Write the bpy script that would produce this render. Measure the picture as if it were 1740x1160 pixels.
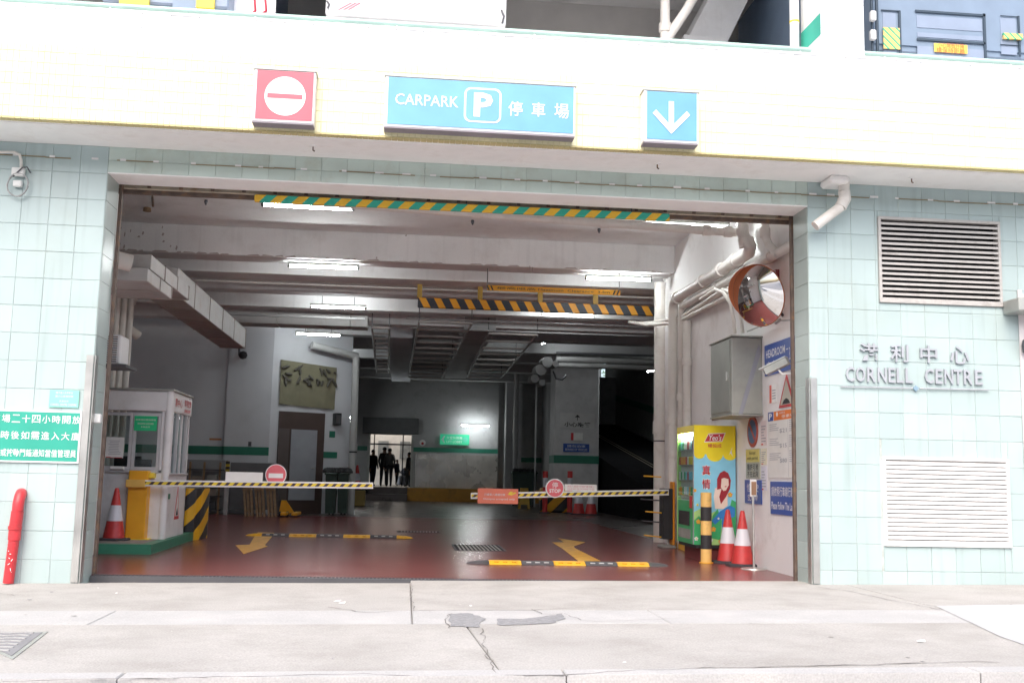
import bpy, bmesh, math, random
from mathutils import Vector, Matrix, noise
random.seed(7)
S = bpy.context.scene
COL = S.collection
for o in list(bpy.data.objects): bpy.data.objects.remove(o)

# ------------------------------------------------------------------ camera
FPX, YAW, PITCH, ROLL = 1783.8, 0.0981880, 0.1274468, 0.0216197
CAM = Vector((0.0, -11.7, 1.17))
_f = Vector((math.sin(YAW)*math.cos(PITCH), math.cos(YAW)*math.cos(PITCH), math.sin(PITCH)))
_r0 = Vector((math.cos(YAW), -math.sin(YAW), 0)); _u0 = _r0.cross(_f)
_r = _r0*math.cos(ROLL)+_u0*math.sin(ROLL); _u = _u0*math.cos(ROLL)-_r0*math.sin(ROLL)
cd = bpy.data.cameras.new('camera'); cam = bpy.data.objects.new('camera', cd); COL.objects.link(cam)
cd.sensor_width = 36; cd.lens = FPX/1740*36; cd.clip_start = 0.1; cd.clip_end = 2000
mw = Matrix.Identity(4)
for i in range(3): mw[i][0] = _r[i]; mw[i][1] = _u[i]; mw[i][2] = -_f[i]; mw[i][3] = CAM[i]
cam.matrix_world = mw; S.camera = cam
# ------------------------------------------------------------------ light
SUN_EL, SUN_ROT = math.radians(48), math.radians(196)
W = bpy.data.worlds.new('World'); S.world = W; W.use_nodes = True
nt = W.node_tree; nt.nodes.clear()
sky = nt.nodes.new('ShaderNodeTexSky'); sky.sky_type = 'NISHITA'; sky.sun_disc = False
sky.sun_elevation = SUN_EL; sky.sun_rotation = SUN_ROT; sky.dust_density = 4.0; sky.air_density = 1.0; sky.ozone_density = 1.0
bg = nt.nodes.new('ShaderNodeBackground'); bg.inputs[1].default_value = 0.15
wo = nt.nodes.new('ShaderNodeOutputWorld')
nt.links.new(sky.outputs[0], bg.inputs[0]); nt.links.new(bg.outputs[0], wo.inputs[0])
sd = bpy.data.lights.new('sun', 'SUN'); sd.energy = 1.4; sd.angle = math.radians(70); sd.color = (1, .95, .89)
sun = bpy.data.objects.new('sun', sd); COL.objects.link(sun)
_sd = Vector((math.sin(SUN_ROT)*math.cos(SUN_EL), math.cos(SUN_ROT)*math.cos(SUN_EL), math.sin(SUN_EL)))
sun.rotation_euler = _sd.to_track_quat('Z', 'Y').to_euler(); sun.location = _sd*40
S.view_settings.view_transform = 'Standard'; S.view_settings.look = 'None'
S.view_settings.exposure = 1.10; S.view_settings.gamma = 1.0; S.view_settings.use_curve_mapping = False
S.render.engine = 'CYCLES'; S.cycles.use_denoising = True; S.cycles.max_bounces = 10; S.cycles.diffuse_bounces = 6
S.cycles.sample_clamp_indirect = 6.0; S.cycles.caustics_reflective = False; S.cycles.caustics_refractive = False

# ------------------------------------------------------------------ measuring helpers (a pixel of the 1740 px photo to a point on a true plane)
def ray(x, y): return _r*(x-870) - _u*(y-580) + _f*FPX
def at(x, y, Y=0.0):
    d = ray(x, y); return CAM + d*((Y-CAM.y)/d.y)
def atx(x, y, X):
    d = ray(x, y); return CAM + d*((X-CAM.x)/d.x)
def atz(x, y, Z=0.0):
    d = ray(x, y); return CAM + d*((Z-CAM.z)/d.z)

# ------------------------------------------------------------------ materials
MATS = {}
def M(name, col, rough=.6, metal=0.0, var=.08, scale=3.0, bump=0.0, bscale=60, rnd=0.0, emit=0.0, dirt=None, dirtamt=.5, dscale=2.0, spec=None, coat=0.0, rvar=0.0, dlo=.52, dhi=.72, fine=0.0, fscale=130, streak=0.0):
    if name in MATS: return MATS[name]
    m = bpy.data.materials.new(name); m.use_nodes = True; n = m.node_tree.nodes; L = m.node_tree.links
    b = n['Principled BSDF']; b.inputs['Metallic'].default_value = metal; b.inputs['Roughness'].default_value = rough
    if spec is not None: b.inputs['Specular IOR Level'].default_value = spec
    b.inputs['Coat Weight'].default_value = coat
    tc = n.new('ShaderNodeTexCoord'); geo = n.new('ShaderNodeNewGeometry')
    P = geo.outputs['Position']
    nz = n.new('ShaderNodeTexNoise'); nz.inputs['Scale'].default_value = scale; nz.inputs['Detail'].default_value = 6; L.new(P, nz.inputs['Vector'])
    mr = n.new('ShaderNodeMapRange'); mr.inputs[1].default_value = .3; mr.inputs[2].default_value = .7
    mr.inputs[3].default_value = 1-var; mr.inputs[4].default_value = 1+var; L.new(nz.outputs[0], mr.inputs[0])
    fac = mr.outputs[0]
    if rnd:
        oi = n.new('ShaderNodeObjectInfo'); m2 = n.new('ShaderNodeMapRange'); m2.inputs[3].default_value = 1-rnd; m2.inputs[4].default_value = 1+rnd
        L.new(oi.outputs['Random'], m2.inputs[0]); mu = n.new('ShaderNodeMath'); mu.operation = 'MULTIPLY'
        L.new(fac, mu.inputs[0]); L.new(m2.outputs[0], mu.inputs[1]); fac = mu.outputs[0]
    mx = n.new('ShaderNodeVectorMath'); mx.operation = 'SCALE'; mx.inputs[0].default_value = col[:3]; L.new(fac, mx.inputs['Scale'])
    out = mx.outputs[0]
    if dirt:
        dn = n.new('ShaderNodeTexNoise'); dn.inputs['Scale'].default_value = dscale; dn.inputs['Detail'].default_value = 8; dn.inputs['Roughness'].default_value = .65; L.new(P, dn.inputs['Vector'])
        dr = n.new('ShaderNodeMapRange'); dr.inputs[1].default_value = dlo; dr.inputs[2].default_value = dhi; dr.inputs[4].default_value = dirtamt; L.new(dn.outputs[0], dr.inputs[0])
        mm = n.new('ShaderNodeMix'); mm.data_type = 'RGBA'; L.new(dr.outputs[0], mm.inputs[0]); L.new(out, mm.inputs[6]); mm.inputs[7].default_value = (*dirt, 1); out = mm.outputs[2]
    if fine:
        fn = n.new('ShaderNodeTexNoise'); fn.inputs['Scale'].default_value = fscale; fn.inputs['Detail'].default_value = 3; L.new(P, fn.inputs['Vector'])
        fr_ = n.new('ShaderNodeMapRange'); fr_.inputs[1].default_value = .3; fr_.inputs[2].default_value = .7; fr_.inputs[3].default_value = 1-fine; fr_.inputs[4].default_value = 1+fine*.6; L.new(fn.outputs[0], fr_.inputs[0])
        fs_ = n.new('ShaderNodeVectorMath'); fs_.operation = 'SCALE'; L.new(out, fs_.inputs[0]); L.new(fr_.outputs[0], fs_.inputs['Scale']); out = fs_.outputs[0]
    if streak:
        sv = n.new('ShaderNodeVectorMath'); sv.operation = 'MULTIPLY'; sv.inputs[1].default_value = (9, 9, .55); L.new(P, sv.inputs[0])
        sn = n.new('ShaderNodeTexNoise'); sn.inputs['Scale'].default_value = 1.0; sn.inputs['Detail'].default_value = 4; L.new(sv.outputs[0], sn.inputs['Vector'])
        sr = n.new('ShaderNodeMapRange'); sr.inputs[1].default_value = .55; sr.inputs[2].default_value = .75; sr.inputs[3].default_value = 1; sr.inputs[4].default_value = 1-streak; L.new(sn.outputs[0], sr.inputs[0])
        ss = n.new('ShaderNodeVectorMath'); ss.operation = 'SCALE'; L.new(out, ss.inputs[0]); L.new(sr.outputs[0], ss.inputs['Scale']); out = ss.outputs[0]
    L.new(out, b.inputs['Base Color'])
    if rvar:
        rr = n.new('ShaderNodeMapRange'); rr.inputs[1].default_value = .3; rr.inputs[2].default_value = .7; rr.inputs[3].default_value = max(.02, rough-rvar); rr.inputs[4].default_value = rough+rvar
        rn = n.new('ShaderNodeTexNoise'); rn.inputs['Scale'].default_value = 1.3; rn.inputs['Detail'].default_value = 7; L.new(P, rn.inputs['Vector'])
        L.new(rn.outputs[0], rr.inputs[0]); L.new(rr.outputs[0], b.inputs['Roughness'])
    if bump:
        bn = n.new('ShaderNodeTexNoise'); bn.inputs['Scale'].default_value = bscale; bn.inputs['Detail'].default_value = 5; L.new(P, bn.inputs['Vector'])
        bp = n.new('ShaderNodeBump'); bp.inputs['Strength'].default_value = bump; bp.inputs['Distance'].default_value = .01; L.new(bn.outputs[0], bp.inputs['Height']); L.new(bp.outputs[0], b.inputs['Normal'])
    if emit:
        b.inputs['Emission Color'].default_value = (*col[:3], 1); b.inputs['Emission Strength'].default_value = emit
    MATS[name] = m; return m
def stripes(name, cA, cB, direction, period, duty=.5, phase=0.0, rough=.5):
    if name in MATS: return MATS[name]
    m = M(name, cA, rough=rough); n = m.node_tree.nodes; L = m.node_tree.links; b = n['Principled BSDF']
    src = b.inputs['Base Color'].links[0].from_socket
    geo = n.new('ShaderNodeNewGeometry'); d = n.new('ShaderNodeVectorMath'); d.operation = 'DOT_PRODUCT'
    L.new(geo.outputs['Position'], d.inputs[0]); d.inputs[1].default_value = Vector(direction)/period
    a = n.new('ShaderNodeMath'); a.operation = 'ADD'; a.inputs[1].default_value = 1000+phase; L.new(d.outputs['Value'], a.inputs[0])
    fr = n.new('ShaderNodeMath'); fr.operation = 'FRACT'; L.new(a.outputs[0], fr.inputs[0])
    g = n.new('ShaderNodeMath'); g.operation = 'GREATER_THAN'; g.inputs[1].default_value = duty; L.new(fr.outputs[0], g.inputs[0])
    mm = n.new('ShaderNodeMix'); mm.data_type = 'RGBA'; L.new(g.outputs[0], mm.inputs[0]); L.new(src, mm.inputs[6]); mm.inputs[7].default_value = (*cB, 1)
    L.new(mm.outputs[2], b.inputs['Base Color']); return m
def glassmat(name, tint=(.85, .92, .92), refl=.12):
    m = bpy.data.materials.new(name); m.use_nodes = True; n = m.node_tree.nodes; L = m.node_tree.links; n.clear()
    o = n.new('ShaderNodeOutputMaterial'); t = n.new('ShaderNodeBsdfTransparent'); t.inputs[0].default_value = (*tint, 1)
    g = n.new('ShaderNodeBsdfGlossy'); g.inputs['Roughness'].default_value = .03; mx = n.new('ShaderNodeMixShader')
    fr = n.new('ShaderNodeLayerWeight'); fr.inputs[0].default_value = .5; pw = n.new('ShaderNodeMath'); pw.operation = 'POWER'; pw.inputs[1].default_value = 4.0; L.new(fr.outputs['Facing'], pw.inputs[0])
    ad = n.new('ShaderNodeMath'); ad.operation = 'MULTIPLY_ADD'; ad.inputs[1].default_value = .45; ad.inputs[2].default_value = refl*.4; ad.use_clamp = True
    L.new(pw.outputs[0], ad.inputs[0]); L.new(ad.outputs[0], mx.inputs[0]); L.new(t.outputs[0], mx.inputs[1]); L.new(g.outputs[0], mx.inputs[2]); L.new(mx.outputs[0], o.inputs[0])
    MATS[name] = m; return m

# ------------------------------------------------------------------ mesh helpers
class MB:
    def __init__(s): s.v = []; s.f = []; s.mi = []; s.sm = []
    def add(s, vs, fs, mi=0, sm=False):
        b = len(s.v); s.v += [Vector(v) for v in vs]; s.f += [[i+b for i in f] for f in fs]; s.mi += [mi]*len(fs); s.sm += [sm]*len(fs); return s
    def box(s, x0, x1, y0, y1, z0, z1, mi=0):
        x0, x1 = sorted((x0, x1)); y0, y1 = sorted((y0, y1)); z0, z1 = sorted((z0, z1))
        v = [(x, y, z) for z in (z0, z1) for y in (y0, y1) for x in (x0, x1)]
        return s.add(v, [(0, 2, 3, 1), (4, 5, 7, 6), (0, 1, 5, 4), (2, 6, 7, 3), (0, 4, 6, 2), (1, 3, 7, 5)], mi)
    def bbox(s, x0, x1, y0, y1, z0, z1, b=.01, mi=0):
        x0, x1 = sorted((x0, x1)); y0, y1 = sorted((y0, y1)); z0, z1 = sorted((z0, z1))
        b = min(b, (x1-x0)*.45, (y1-y0)*.45, (z1-z0)*.45)
        bm = bmesh.new(); bmesh.ops.create_cube(bm, size=1)
        for v in bm.verts: v.co = Vector(((x0+x1)/2+v.co.x*(x1-x0), (y0+y1)/2+v.co.y*(y1-y0), (z0+z1)/2+v.co.z*(z1-z0)))
        bmesh.ops.bevel(bm, geom=bm.edges[:], offset=b, segments=1, affect='EDGES')
        bm.verts.index_update(); s.add([v.co.copy() for v in bm.verts], [[v.index for v in f.verts] for f in bm.faces], mi); bm.free(); return s
    def tube(s, pts, r, n=10, mi=0, caps=True):
        pts = [Vector(p) for p in pts]; rs = r if isinstance(r, (list, tuple)) else [r]*len(pts)
        vs = []; prev = None
        for i, p in enumerate(pts):
            if i == 0: t = pts[1]-p
            elif i == len(pts)-1: t = p-pts[i-1]
            else: t = (pts[i+1]-p).normalized()+(p-pts[i-1]).normalized()
            t.normalize()
            if prev is None: a = t.orthogonal().normalized()
            else:
                a = prev - t*prev.dot(t)
                a = t.orthogonal().normalized() if a.length < 1e-5 else a.normalized()
            prev = a; b = t.cross(a)
            for k in range(n):
                q = 2*math.pi*k/n; vs.append(p + a*math.cos(q)*rs[i] + b*math.sin(q)*rs[i])
        fs = [(i*n+k, i*n+(k+1) % n, (i+1)*n+(k+1) % n, (i+1)*n+k) for i in range(len(pts)-1) for k in range(n)]
        s.add(vs, fs, mi, True)
        if caps:
            m = len(pts)-1; s.add(vs[:n], [list(range(n))[::-1]], mi); s.add(vs[m*n:], [list(range(n))], mi)
        return s
    def lathe(s, prof, c, n=20, mi=0, mis=None):
        c = Vector(c)
        for j in range(len(prof)-1):
            (r0, z0), (r1, z1) = prof[j], prof[j+1]
            vs = []; 
            for (rr, zz) in ((r0, z0), (r1, z1)):
                for k in range(n): q = 2*math.pi*k/n; vs.append(c+Vector((rr*math.cos(q), rr*math.sin(q), zz)))
            s.add(vs, [(k, (k+1) % n, n+(k+1) % n, n+k) for k in range(n)], mis[j] if mis else mi, True)
        return s
    def prism(s, pts, N, d, mi=0):
        """flat polygon pts (3D, ccw seen from N) thickened backwards by d"""
        N = Vector(N); pts = [Vector(p) for p in pts]; n = len(pts)
        vs = pts + [p-N*d for p in pts]
        return s.add(vs, [list(range(n)), list(range(n, 2*n))[::-1]] + [(i, i+n, (i+1) % n+n, (i+1) % n) for i in range(n)], mi)
    def build(s, name, mats, parent=None, label=None, kind=None, loc=None):
        me = bpy.data.meshes.new(name); off = Vector((0, 0, 0))
        if parent is not None: off = parent['_o'] if '_o' in parent else Vector((0, 0, 0)); off = Vector(off)
        elif loc is not None: off = Vector(loc)
        me.from_pydata([v-off for v in s.v], [], s.f)
        mats = mats if isinstance(mats, (list, tuple)) else [mats]
        for m in mats: me.materials.append(m)
        me.polygons.foreach_set('material_index', s.mi); me.polygons.foreach_set('use_smooth', s.sm); me.update()
        o = bpy.data.objects.new(name, me); COL.objects.link(o)
        if parent is not None: o.parent = parent; o['_o'] = tuple(off)
        else: o.location = off; o['_o'] = tuple(off)
        if label: o['label'] = label
        if kind: o['kind'] = kind
        return o
def tag(o, label=None, cat=None, group=None, kind=None):
    if label: o['label'] = label
    if cat: o['category'] = cat
    if group: o['group'] = group
    if kind: o['kind'] = kind
    return o
def thing(name, label, cat, loc=(0, 0, 0), group=None, kind=None):
    o = bpy.data.objects.new(name, None); COL.objects.link(o); o.location = loc; o['_o'] = tuple(loc); o.empty_display_size = .1
    return tag(o, label, cat, group, kind)
def dup(root, dloc, label=None):
    """copy of a thing with its parts and sub-parts, moved by dloc"""
    r = root.copy(); COL.objects.link(r); r.location = root.location + Vector(dloc)
    if label: r['label'] = label
    for ch in list(root.children):
        c = ch.copy(); COL.objects.link(c); c.parent = r
        for g in list(ch.children):
            d = g.copy(); COL.objects.link(d); d.parent = c
    return r
class Fr:
    def __init__(s, O, U=(1, 0, 0), V=(0, 0, 1)):
        s.O = Vector(O); s.U = Vector(U).normalized(); s.V = Vector(V).normalized(); s.N = s.U.cross(s.V)
    def p(s, u, v, n=0): return s.O + s.U*u + s.V*v + s.N*n
    def rect(s, mb, u0, u1, v0, v1, n=0, d=.004, mi=0): return mb.prism([s.p(u0, v0, n), s.p(u1, v0, n), s.p(u1, v1, n), s.p(u0, v1, n)], s.N, d, mi)
    def poly(s, mb, pts, n=0, d=.002, mi=0):
        a = sum(pts[i][0]*pts[(i+1) % len(pts)][1]-pts[(i+1) % len(pts)][0]*pts[i][1] for i in range(len(pts)))
        if a < 0: pts = pts[::-1]
        return mb.prism([s.p(u, v, n) for u, v in pts], s.N, d, mi)
    def disc(s, mb, u, v, r, n=0, d=.002, mi=0, k=28, ry=None):
        ry = ry or r
        return mb.prism([s.p(u+r*math.cos(2*math.pi*i/k), v+ry*math.sin(2*math.pi*i/k), n) for i in range(k)], s.N, d, mi)
def front(x0, y0, x1, y1, Y, px=True):
    """frame on a wall facing the street, from photo pixels of the top-left and bottom-right corners: returns frame, w, h"""
    a = at(x0, y0, Y); b = at(x1, y1, Y); return Fr((a.x, Y, b.z)), b.x-a.x, a.z-b.z
_txt = {}
def text(body, fr, u0, u1, v0, v1, mat, parent, n=.003, d=.002, bold=0.0, name='lettering', label=None, shear=0.0):
    key = (body, bold, shear)
    if key not in _txt:
        c = bpy.data.curves.new('t', 'FONT'); c.body = body; c.size = 1; c.offset = bold; c.resolution_u = 2; c.shear = shear; c.space_line = 1.1; c.align_x = 'CENTER'
        o = bpy.data.objects.new('t', c); COL.objects.link(o); dg = bpy.context.evaluated_depsgraph_get(); dg.update()
        me = bpy.data.meshes.new_from_object(o.evaluated_get(dg)); bpy.data.objects.remove(o)
        vs = [v.co.copy() for v in me.vertices]; fs = [list(p.vertices) for p in me.polygons]; _txt[key] = (vs, fs)
    vs, fs = _txt[key]
    if not vs: return None
    x0 = min(v.x for v in vs); x1 = max(v.x for v in vs); y0 = min(v.y for v in vs); y1 = max(v.y for v in vs)
    su = (u1-u0)/(x1-x0); sv = (v1-v0)/(y1-y0)
    mb = MB(); nv = len(vs)
    top = [fr.p(u0+(v.x-x0)*su, v0+(v.y-y0)*sv, n) for v in vs]
    if d > .005:
        from collections import Counter
        E = Counter()
        for f in fs:
            for i in range(len(f)):
                a, b = f[i], f[(i+1) % len(f)]; E[(a, b)] += 1
        side = [(b, a, a+nv, b+nv) for (a, b) in E if (b, a) not in E]
        mb.add(top+[p-fr.N*d for p in top], fs+[s_ for s_ in side])
    else: mb.add(top, fs)
    return mb.build(name, mat, parent, label)
_tm = {}
def tilemesh(w, h, t, mat):
    k = (round(w, 3), round(h, 3), t, mat.name)
    if k not in _tm:
        c = .0035
        v = [(0, 0, 0), (w, 0, 0), (w, h, 0), (0, h, 0), (0, 0, t-c), (w, 0, t-c), (w, h, t-c), (0, h, t-c), (c, c, t), (w-c, c, t), (w-c, h-c, t), (c, h-c, t)]
        f = [(8, 9, 10, 11)] + [(i, (i+1) % 4, (i+1) % 4+4, i+4) for i in range(4)] + [(i+4, (i+1) % 4+4, (i+1) % 4+8, i+8) for i in range(4)]
        me = bpy.data.meshes.new('tile'); me.from_pydata(v, [], f); me.materials.append(mat); me.update(); _tm[k] = me
    return _tm[k]
def tiles(parent, fr, u0, u1, v0, v1, us, vs, mat, holes=(), t=.006, gap=.0038, name='tile', jit=.0012):
    """a tile object in every cell of the grid lines us x vs cut to the rectangle and the holes"""
    off = Vector(parent['_o']); cnt = 0
    us = sorted({u0, u1, *[u for u in us if u0+.03 < u < u1-.03]}); vs = sorted({v0, v1, *[v for v in vs if v0+.03 < v < v1-.03]})
    for i in range(len(us)-1):
        for j in range(len(vs)-1):
            rects = [(us[i], us[i+1], vs[j], vs[j+1])]
            for (a, b, c, e) in holes:
                nr = []
                for (p, q, r, s_) in rects:
                    if q <= a or p >= b or s_ <= c or r >= e: nr.append((p, q, r, s_)); continue
                    if p < a: nr.append((p, a, r, s_))
                    if q > b: nr.append((b, q, r, s_))
                    p2, q2 = max(p, a), min(q, b)
                    if r < c: nr.append((p2, q2, r, c))
                    if s_ > e: nr.append((p2, q2, e, s_))
                rects = nr
            for (p, q, r, s_) in rects:
                w = q-p-gap; h = s_-r-gap
                if w < .02 or h < .02: continue
                o = bpy.data.objects.new(name, tilemesh(w, h, t, mat)); COL.objects.link(o); o.parent = parent
                a = fr.p(p+gap/2, r+gap/2, random.uniform(-.001, .001)) - off
                m = Matrix.Identity(4); U = fr.U; V = fr.V; N = fr.N + U*random.gauss(0, jit)*2 + V*random.gauss(0, jit)*2; N.normalize()
                V2 = (V-N*V.dot(N)).normalized(); U2 = V2.cross(N)
                for k in range(3): m[k][0] = U2[k]; m[k][1] = V2[k]; m[k][2] = N[k]; m[k][3] = a[k]
                o.matrix_local = m; cnt += 1
    return cnt
def steps(a, b, d): 
    r = []; x = a
    while x < b: r.append(x); x += d
    return r
# ================================================================== MATERIALS
WHITE = (.78, .76, .74)
m_tile = M('glazed_aqua_tile', (.425, .525, .525), rough=.28, var=.05, scale=1.5, rnd=.045, streak=.14, dirt=(.39, .45, .42), dirtamt=.4, dscale=1.1)
m_grout = M('grout', (.47, .52, .51), rough=.9, dirt=(.27, .25, .20), dirtamt=.8, dscale=2.2)
m_wtile = M('white_tile', (.80, .84, .86), rough=.25, var=.03, rnd=.03)
m_wgrout = M('pale_grout', (.36, .39, .41), rough=.9)
m_gold = M('yellow_mosaic', (.87, .82, .54), rough=.35, var=.10, scale=6, rnd=0, streak=.12)
m_goldg = M('yellow_grout', (.78, .73, .46), rough=.9)
m_soffit = M('soffit_paint', (.88, .87, .86), rough=.8, var=.05, dirt=(.62, .58, .54), dirtamt=.4, dscale=3, bump=.15, bscale=25)
m_conc = M('painted_concrete', (.83, .825, .825), rough=.8, var=.05, scale=1.2, dirt=(.60, .56, .54), dirtamt=.4, dscale=1.7, streak=.08, fine=.05, bump=.2, bscale=18)
m_wall = M('white_painted_wall', (.82, .81, .805), rough=.7, var=.05, scale=.8, dirt=(.45, .40, .37), dirtamt=.4, dscale=1.6, bump=.12, bscale=20)
m_greyw = M('grey_painted_wall', (.58, .60, .635), rough=.7, var=.06, scale=.6, dirt=(.44, .45, .46), dirtamt=.35, dscale=.9)
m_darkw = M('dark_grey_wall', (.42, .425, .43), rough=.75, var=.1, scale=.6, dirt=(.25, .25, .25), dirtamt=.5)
m_black = M('dark_void', (.03, .03, .032), rough=.9)
m_green = M('green_stripe_paint', (.02, .17, .11), rough=.5)
m_greenk = M('green_kerb_paint', (.04, .23, .14), rough=.45, dirt=(.03, .09, .06), dirtamt=.5, dscale=6)
m_pipe = M('pipe_white', (.74, .71, .67), rough=.45, var=.05, dirt=(.48, .42, .36), dirtamt=.4, dscale=5)
m_pipeg = M('pipe_grey', (.38, .38, .38), rough=.5)
m_steel = M('brushed_steel', (.62, .62, .60), rough=.38, metal=.85, var=.1, scale=5, rvar=.1)
m_galv = M('galvanised_steel', (.40, .41, .39), rough=.5, metal=.45, var=.15, scale=4)
m_dsteel = M('dark_steel', (.10, .10, .11), rough=.5, metal=.4)
m_rust = M('rusty_shutter', (.16, .12, .10), rough=.7, metal=.2, var=.3, scale=8, dirt=(.32, .17, .08), dirtamt=.8, dscale=9)
m_alu = M('aluminium_frame', (.62, .62, .64), rough=.4, metal=.3)
m_red = M('red_paint', (.56, .04, .05), rough=.4, var=.12, scale=6, dirt=(.30, .05, .05), dirtamt=.5, dscale=9)
m_white = M('white_paint', (.80, .80, .80), rough=.4)
m_blk = M('black_rubber', (.025, .025, .028), rough=.6)
m_yel = M('yellow_paint', (.80, .42, .02), rough=.45, var=.06)
m_ylw = M('lemon_yellow', (.85, .66, .06), rough=.4)
m_orange = M('orange_yellow_paint', (.83, .40, .02), rough=.4)
m_paper = M('paper_white', (.82, .82, .80), rough=.7)
m_blue = M('sign_blue', (.035, .09, .36), rough=.35)
m_tube = M('fluorescent_tube', (.95, 1, 1), emit=60)
m_clear = glassmat('window_glass')
m_mirror = M('mirror_glass', (.85, .85, .85), rough=.02, metal=1, var=0)
m_wood = M('old_wood', (.30, .20, .12), rough=.8, var=.25, scale=12)
m_duct = M('painted_duct', (.47, .46, .455), rough=.6, var=.07, dirt=(.38, .31, .27), dirtamt=.6, dscale=4)

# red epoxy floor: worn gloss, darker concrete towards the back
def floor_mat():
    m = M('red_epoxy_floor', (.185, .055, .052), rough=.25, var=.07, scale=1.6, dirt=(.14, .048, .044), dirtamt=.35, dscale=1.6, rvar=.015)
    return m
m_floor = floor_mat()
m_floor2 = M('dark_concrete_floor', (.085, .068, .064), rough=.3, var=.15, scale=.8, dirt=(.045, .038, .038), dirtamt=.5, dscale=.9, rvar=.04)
m_pave = M('pavement_concrete', (.395, .38, .365), rough=.85, var=.07, scale=.9, rnd=.02, fine=.16, fscale=70, dirt=(.27, .255, .235), dirtamt=.7, dscale=1.3, dlo=.45, dhi=.75, bump=.45, bscale=60)
m_kerb = M('kerb_concrete', (.425, .42, .42), rough=.85, var=.06, scale=2, fine=.14, fscale=70, dirt=(.5, .48, .46), dirtamt=.5, dscale=2, bump=.3, bscale=80)
m_joint = M('joint_dirt', (.37, .355, .34), rough=.95)
m_road = M('road_concrete', (.50, .49, .48), rough=.9, var=.05, fine=.1, bump=.3)
m_asph = M('asphalt_patch', (.25, .25, .26), rough=.9, var=.2, scale=25, bump=.6, bscale=120)

def gz(x): return -.012 + .0098*max(-12, min(14, x))
# ================================================================== GROUND
g = MB(); g.add([(-200, -200, -.9), (200, -200, -.9), (200, 200, -.9), (-200, 200, -.9)], [(0, 1, 2, 3)])
g.build('ground', M('earth', (.3, .29, .27), rough=.9), kind='structure')
r = MB(); xs = [-30, -12, 14, 30]
for a, b in zip(xs, xs[1:]):
    r.add([(a, -8.4, gz(a)-.10), (b, -8.4, gz(b)-.10), (b, -5.30, gz(b)-.10), (a, -5.30, gz(a)-.10), (a, -8.4, -.89), (b, -8.4, -.89), (b, -5.30, -.89), (a, -5.30, -.89)], [(0, 1, 2, 3), (4, 5, 1, 0), (2, 3, 7, 6)])
r.build('road', m_road, kind='structure')
pv = thing('pavement', None, None, kind='structure')
def slab(poly, top, mat, name='slab', thick=.10, z0=0.0):
    b = MB(); n = len(poly); c = .012
    cx = sum(p[0] for p in poly)/n; cy = sum(p[1] for p in poly)/n
    def ins(p, q):
        d = Vector((cx-p[0], cy-p[1])); d = d/max(d.length, 1e-6); return (p[0]+d.x*q*1.4, p[1]+d.y*q*1.4)
    A = [ins(p, .003) for p in poly]; B = [ins(p, .009) for p in poly]
    vs = [(p[0], p[1], gz(p[0])+top-thick) for p in A]+[(p[0], p[1], gz(p[0])+top-.008) for p in A]+[(p[0], p[1], gz(p[0])+top) for p in B]
    fs = [[i+2*n for i in range(n)]]+[(i, (i+1) % n, (i+1) % n+n, i+n) for i in range(n)]+[(i+n, (i+1) % n+n, (i+1) % n+2*n, i+2*n) for i in range(n)]
    b.add(vs, fs); return b.build(name, mat, pv)
base = MB(); base.add([(x, y, gz(x)-.03) for x in (-12,) for y in (-5.3, .45)]+[(x, y, gz(x)-.03) for x in (14,) for y in (-5.3, .45)], [(0, 2, 3, 1)])
base.build('joint_bed', m_joint, pv)
X0 = [-12, -8.2, -4.6, .10, 5.0, 8.6, 14]
for a, b in zip(X0, X0[1:]):
    y1 = .0 if (a < -3.5 or b > 5.2) else .36
    slab([(a, -2.26), (b, -2.26), (b, y1), (a, y1)], 0, m_pave)
X1 = [-12, -9.0, -5.8, -2.4, .10, 2.2, 5.6, 9, 14]
for a, b in zip(X1, X1[1:]): slab([(a, -3.10), (b, -3.10), (b, -2.26), (a, -2.26)], 0, m_kerb, 'kerb_slab')
X2 = [(-12, -12), (-7.4, -7.3), (-3.9, -3.7), (.52, .62), (4.9, 5.3), (9, 9.4), (14, 14)]
for (a, a2), (b, b2) in zip(X2, X2[1:]): slab([(a2, -5.12), (b2, -5.12), (b, -3.10), (a, -3.10)], 0, m_pave)
for a in steps(-12, 12, 2.6): slab([(a, -5.30), (a+2.6, -5.30), (a+2.6, -5.12), (a, -5.12)], .004, m_kerb, 'kerb_stone', thick=.16)
# light patch at the right, broken asphalt patch, cracks
def flat(name, pts, mat, h=.004, parent=pv, label=None):
    b = MB(); n = len(pts); b.add([(p[0], p[1], gz(p[0])+h) for p in pts], [list(range(n))]); 
    me = b.build(name, mat, parent, label); 
    bm = bmesh.new(); bm.from_mesh(me.data); bmesh.ops.triangulate(bm, faces=bm.faces[:]); bmesh.ops.recalc_face_normals(bm, faces=bm.faces[:])
    for f in bm.faces:
        if f.normal.z < 0: f.normal_flip()
    bm.to_mesh(me.data); bm.free(); return me
def zp(x, y): p = atz(x, y, -.005); return (p.x, p.y)
flat('light_patch', [zp(*q) for q in ((1590, 1037), (1760, 1036), (1790, 1122), (1700, 1090))], M('fresh_cement', (.46, .46, .47), rough=.8, bump=.2))
def jag(pts, amp, k=5):
    out = []
    for i in range(len(pts)):
        a, b = pts[i], pts[(i+1) % len(pts)]
        for j in range(k):
            t = j/k; out.append((a[0]+(b[0]-a[0])*t+random.uniform(-amp, amp), a[1]+(b[1]-a[1])*t+random.uniform(-amp, amp)))
    return out
flat('asphalt_patch', jag([zp(*q) for q in ((763, 1042), (800, 1041), (822, 1050), (815, 1065), (765, 1063))], .022), m_asph)
flat('asphalt_patch', jag([zp(*q) for q in ((840, 1051), (885, 1052), (930, 1048), (958, 1043), (962, 1052), (935, 1060), (845, 1063))], .022), m_asph)
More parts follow.
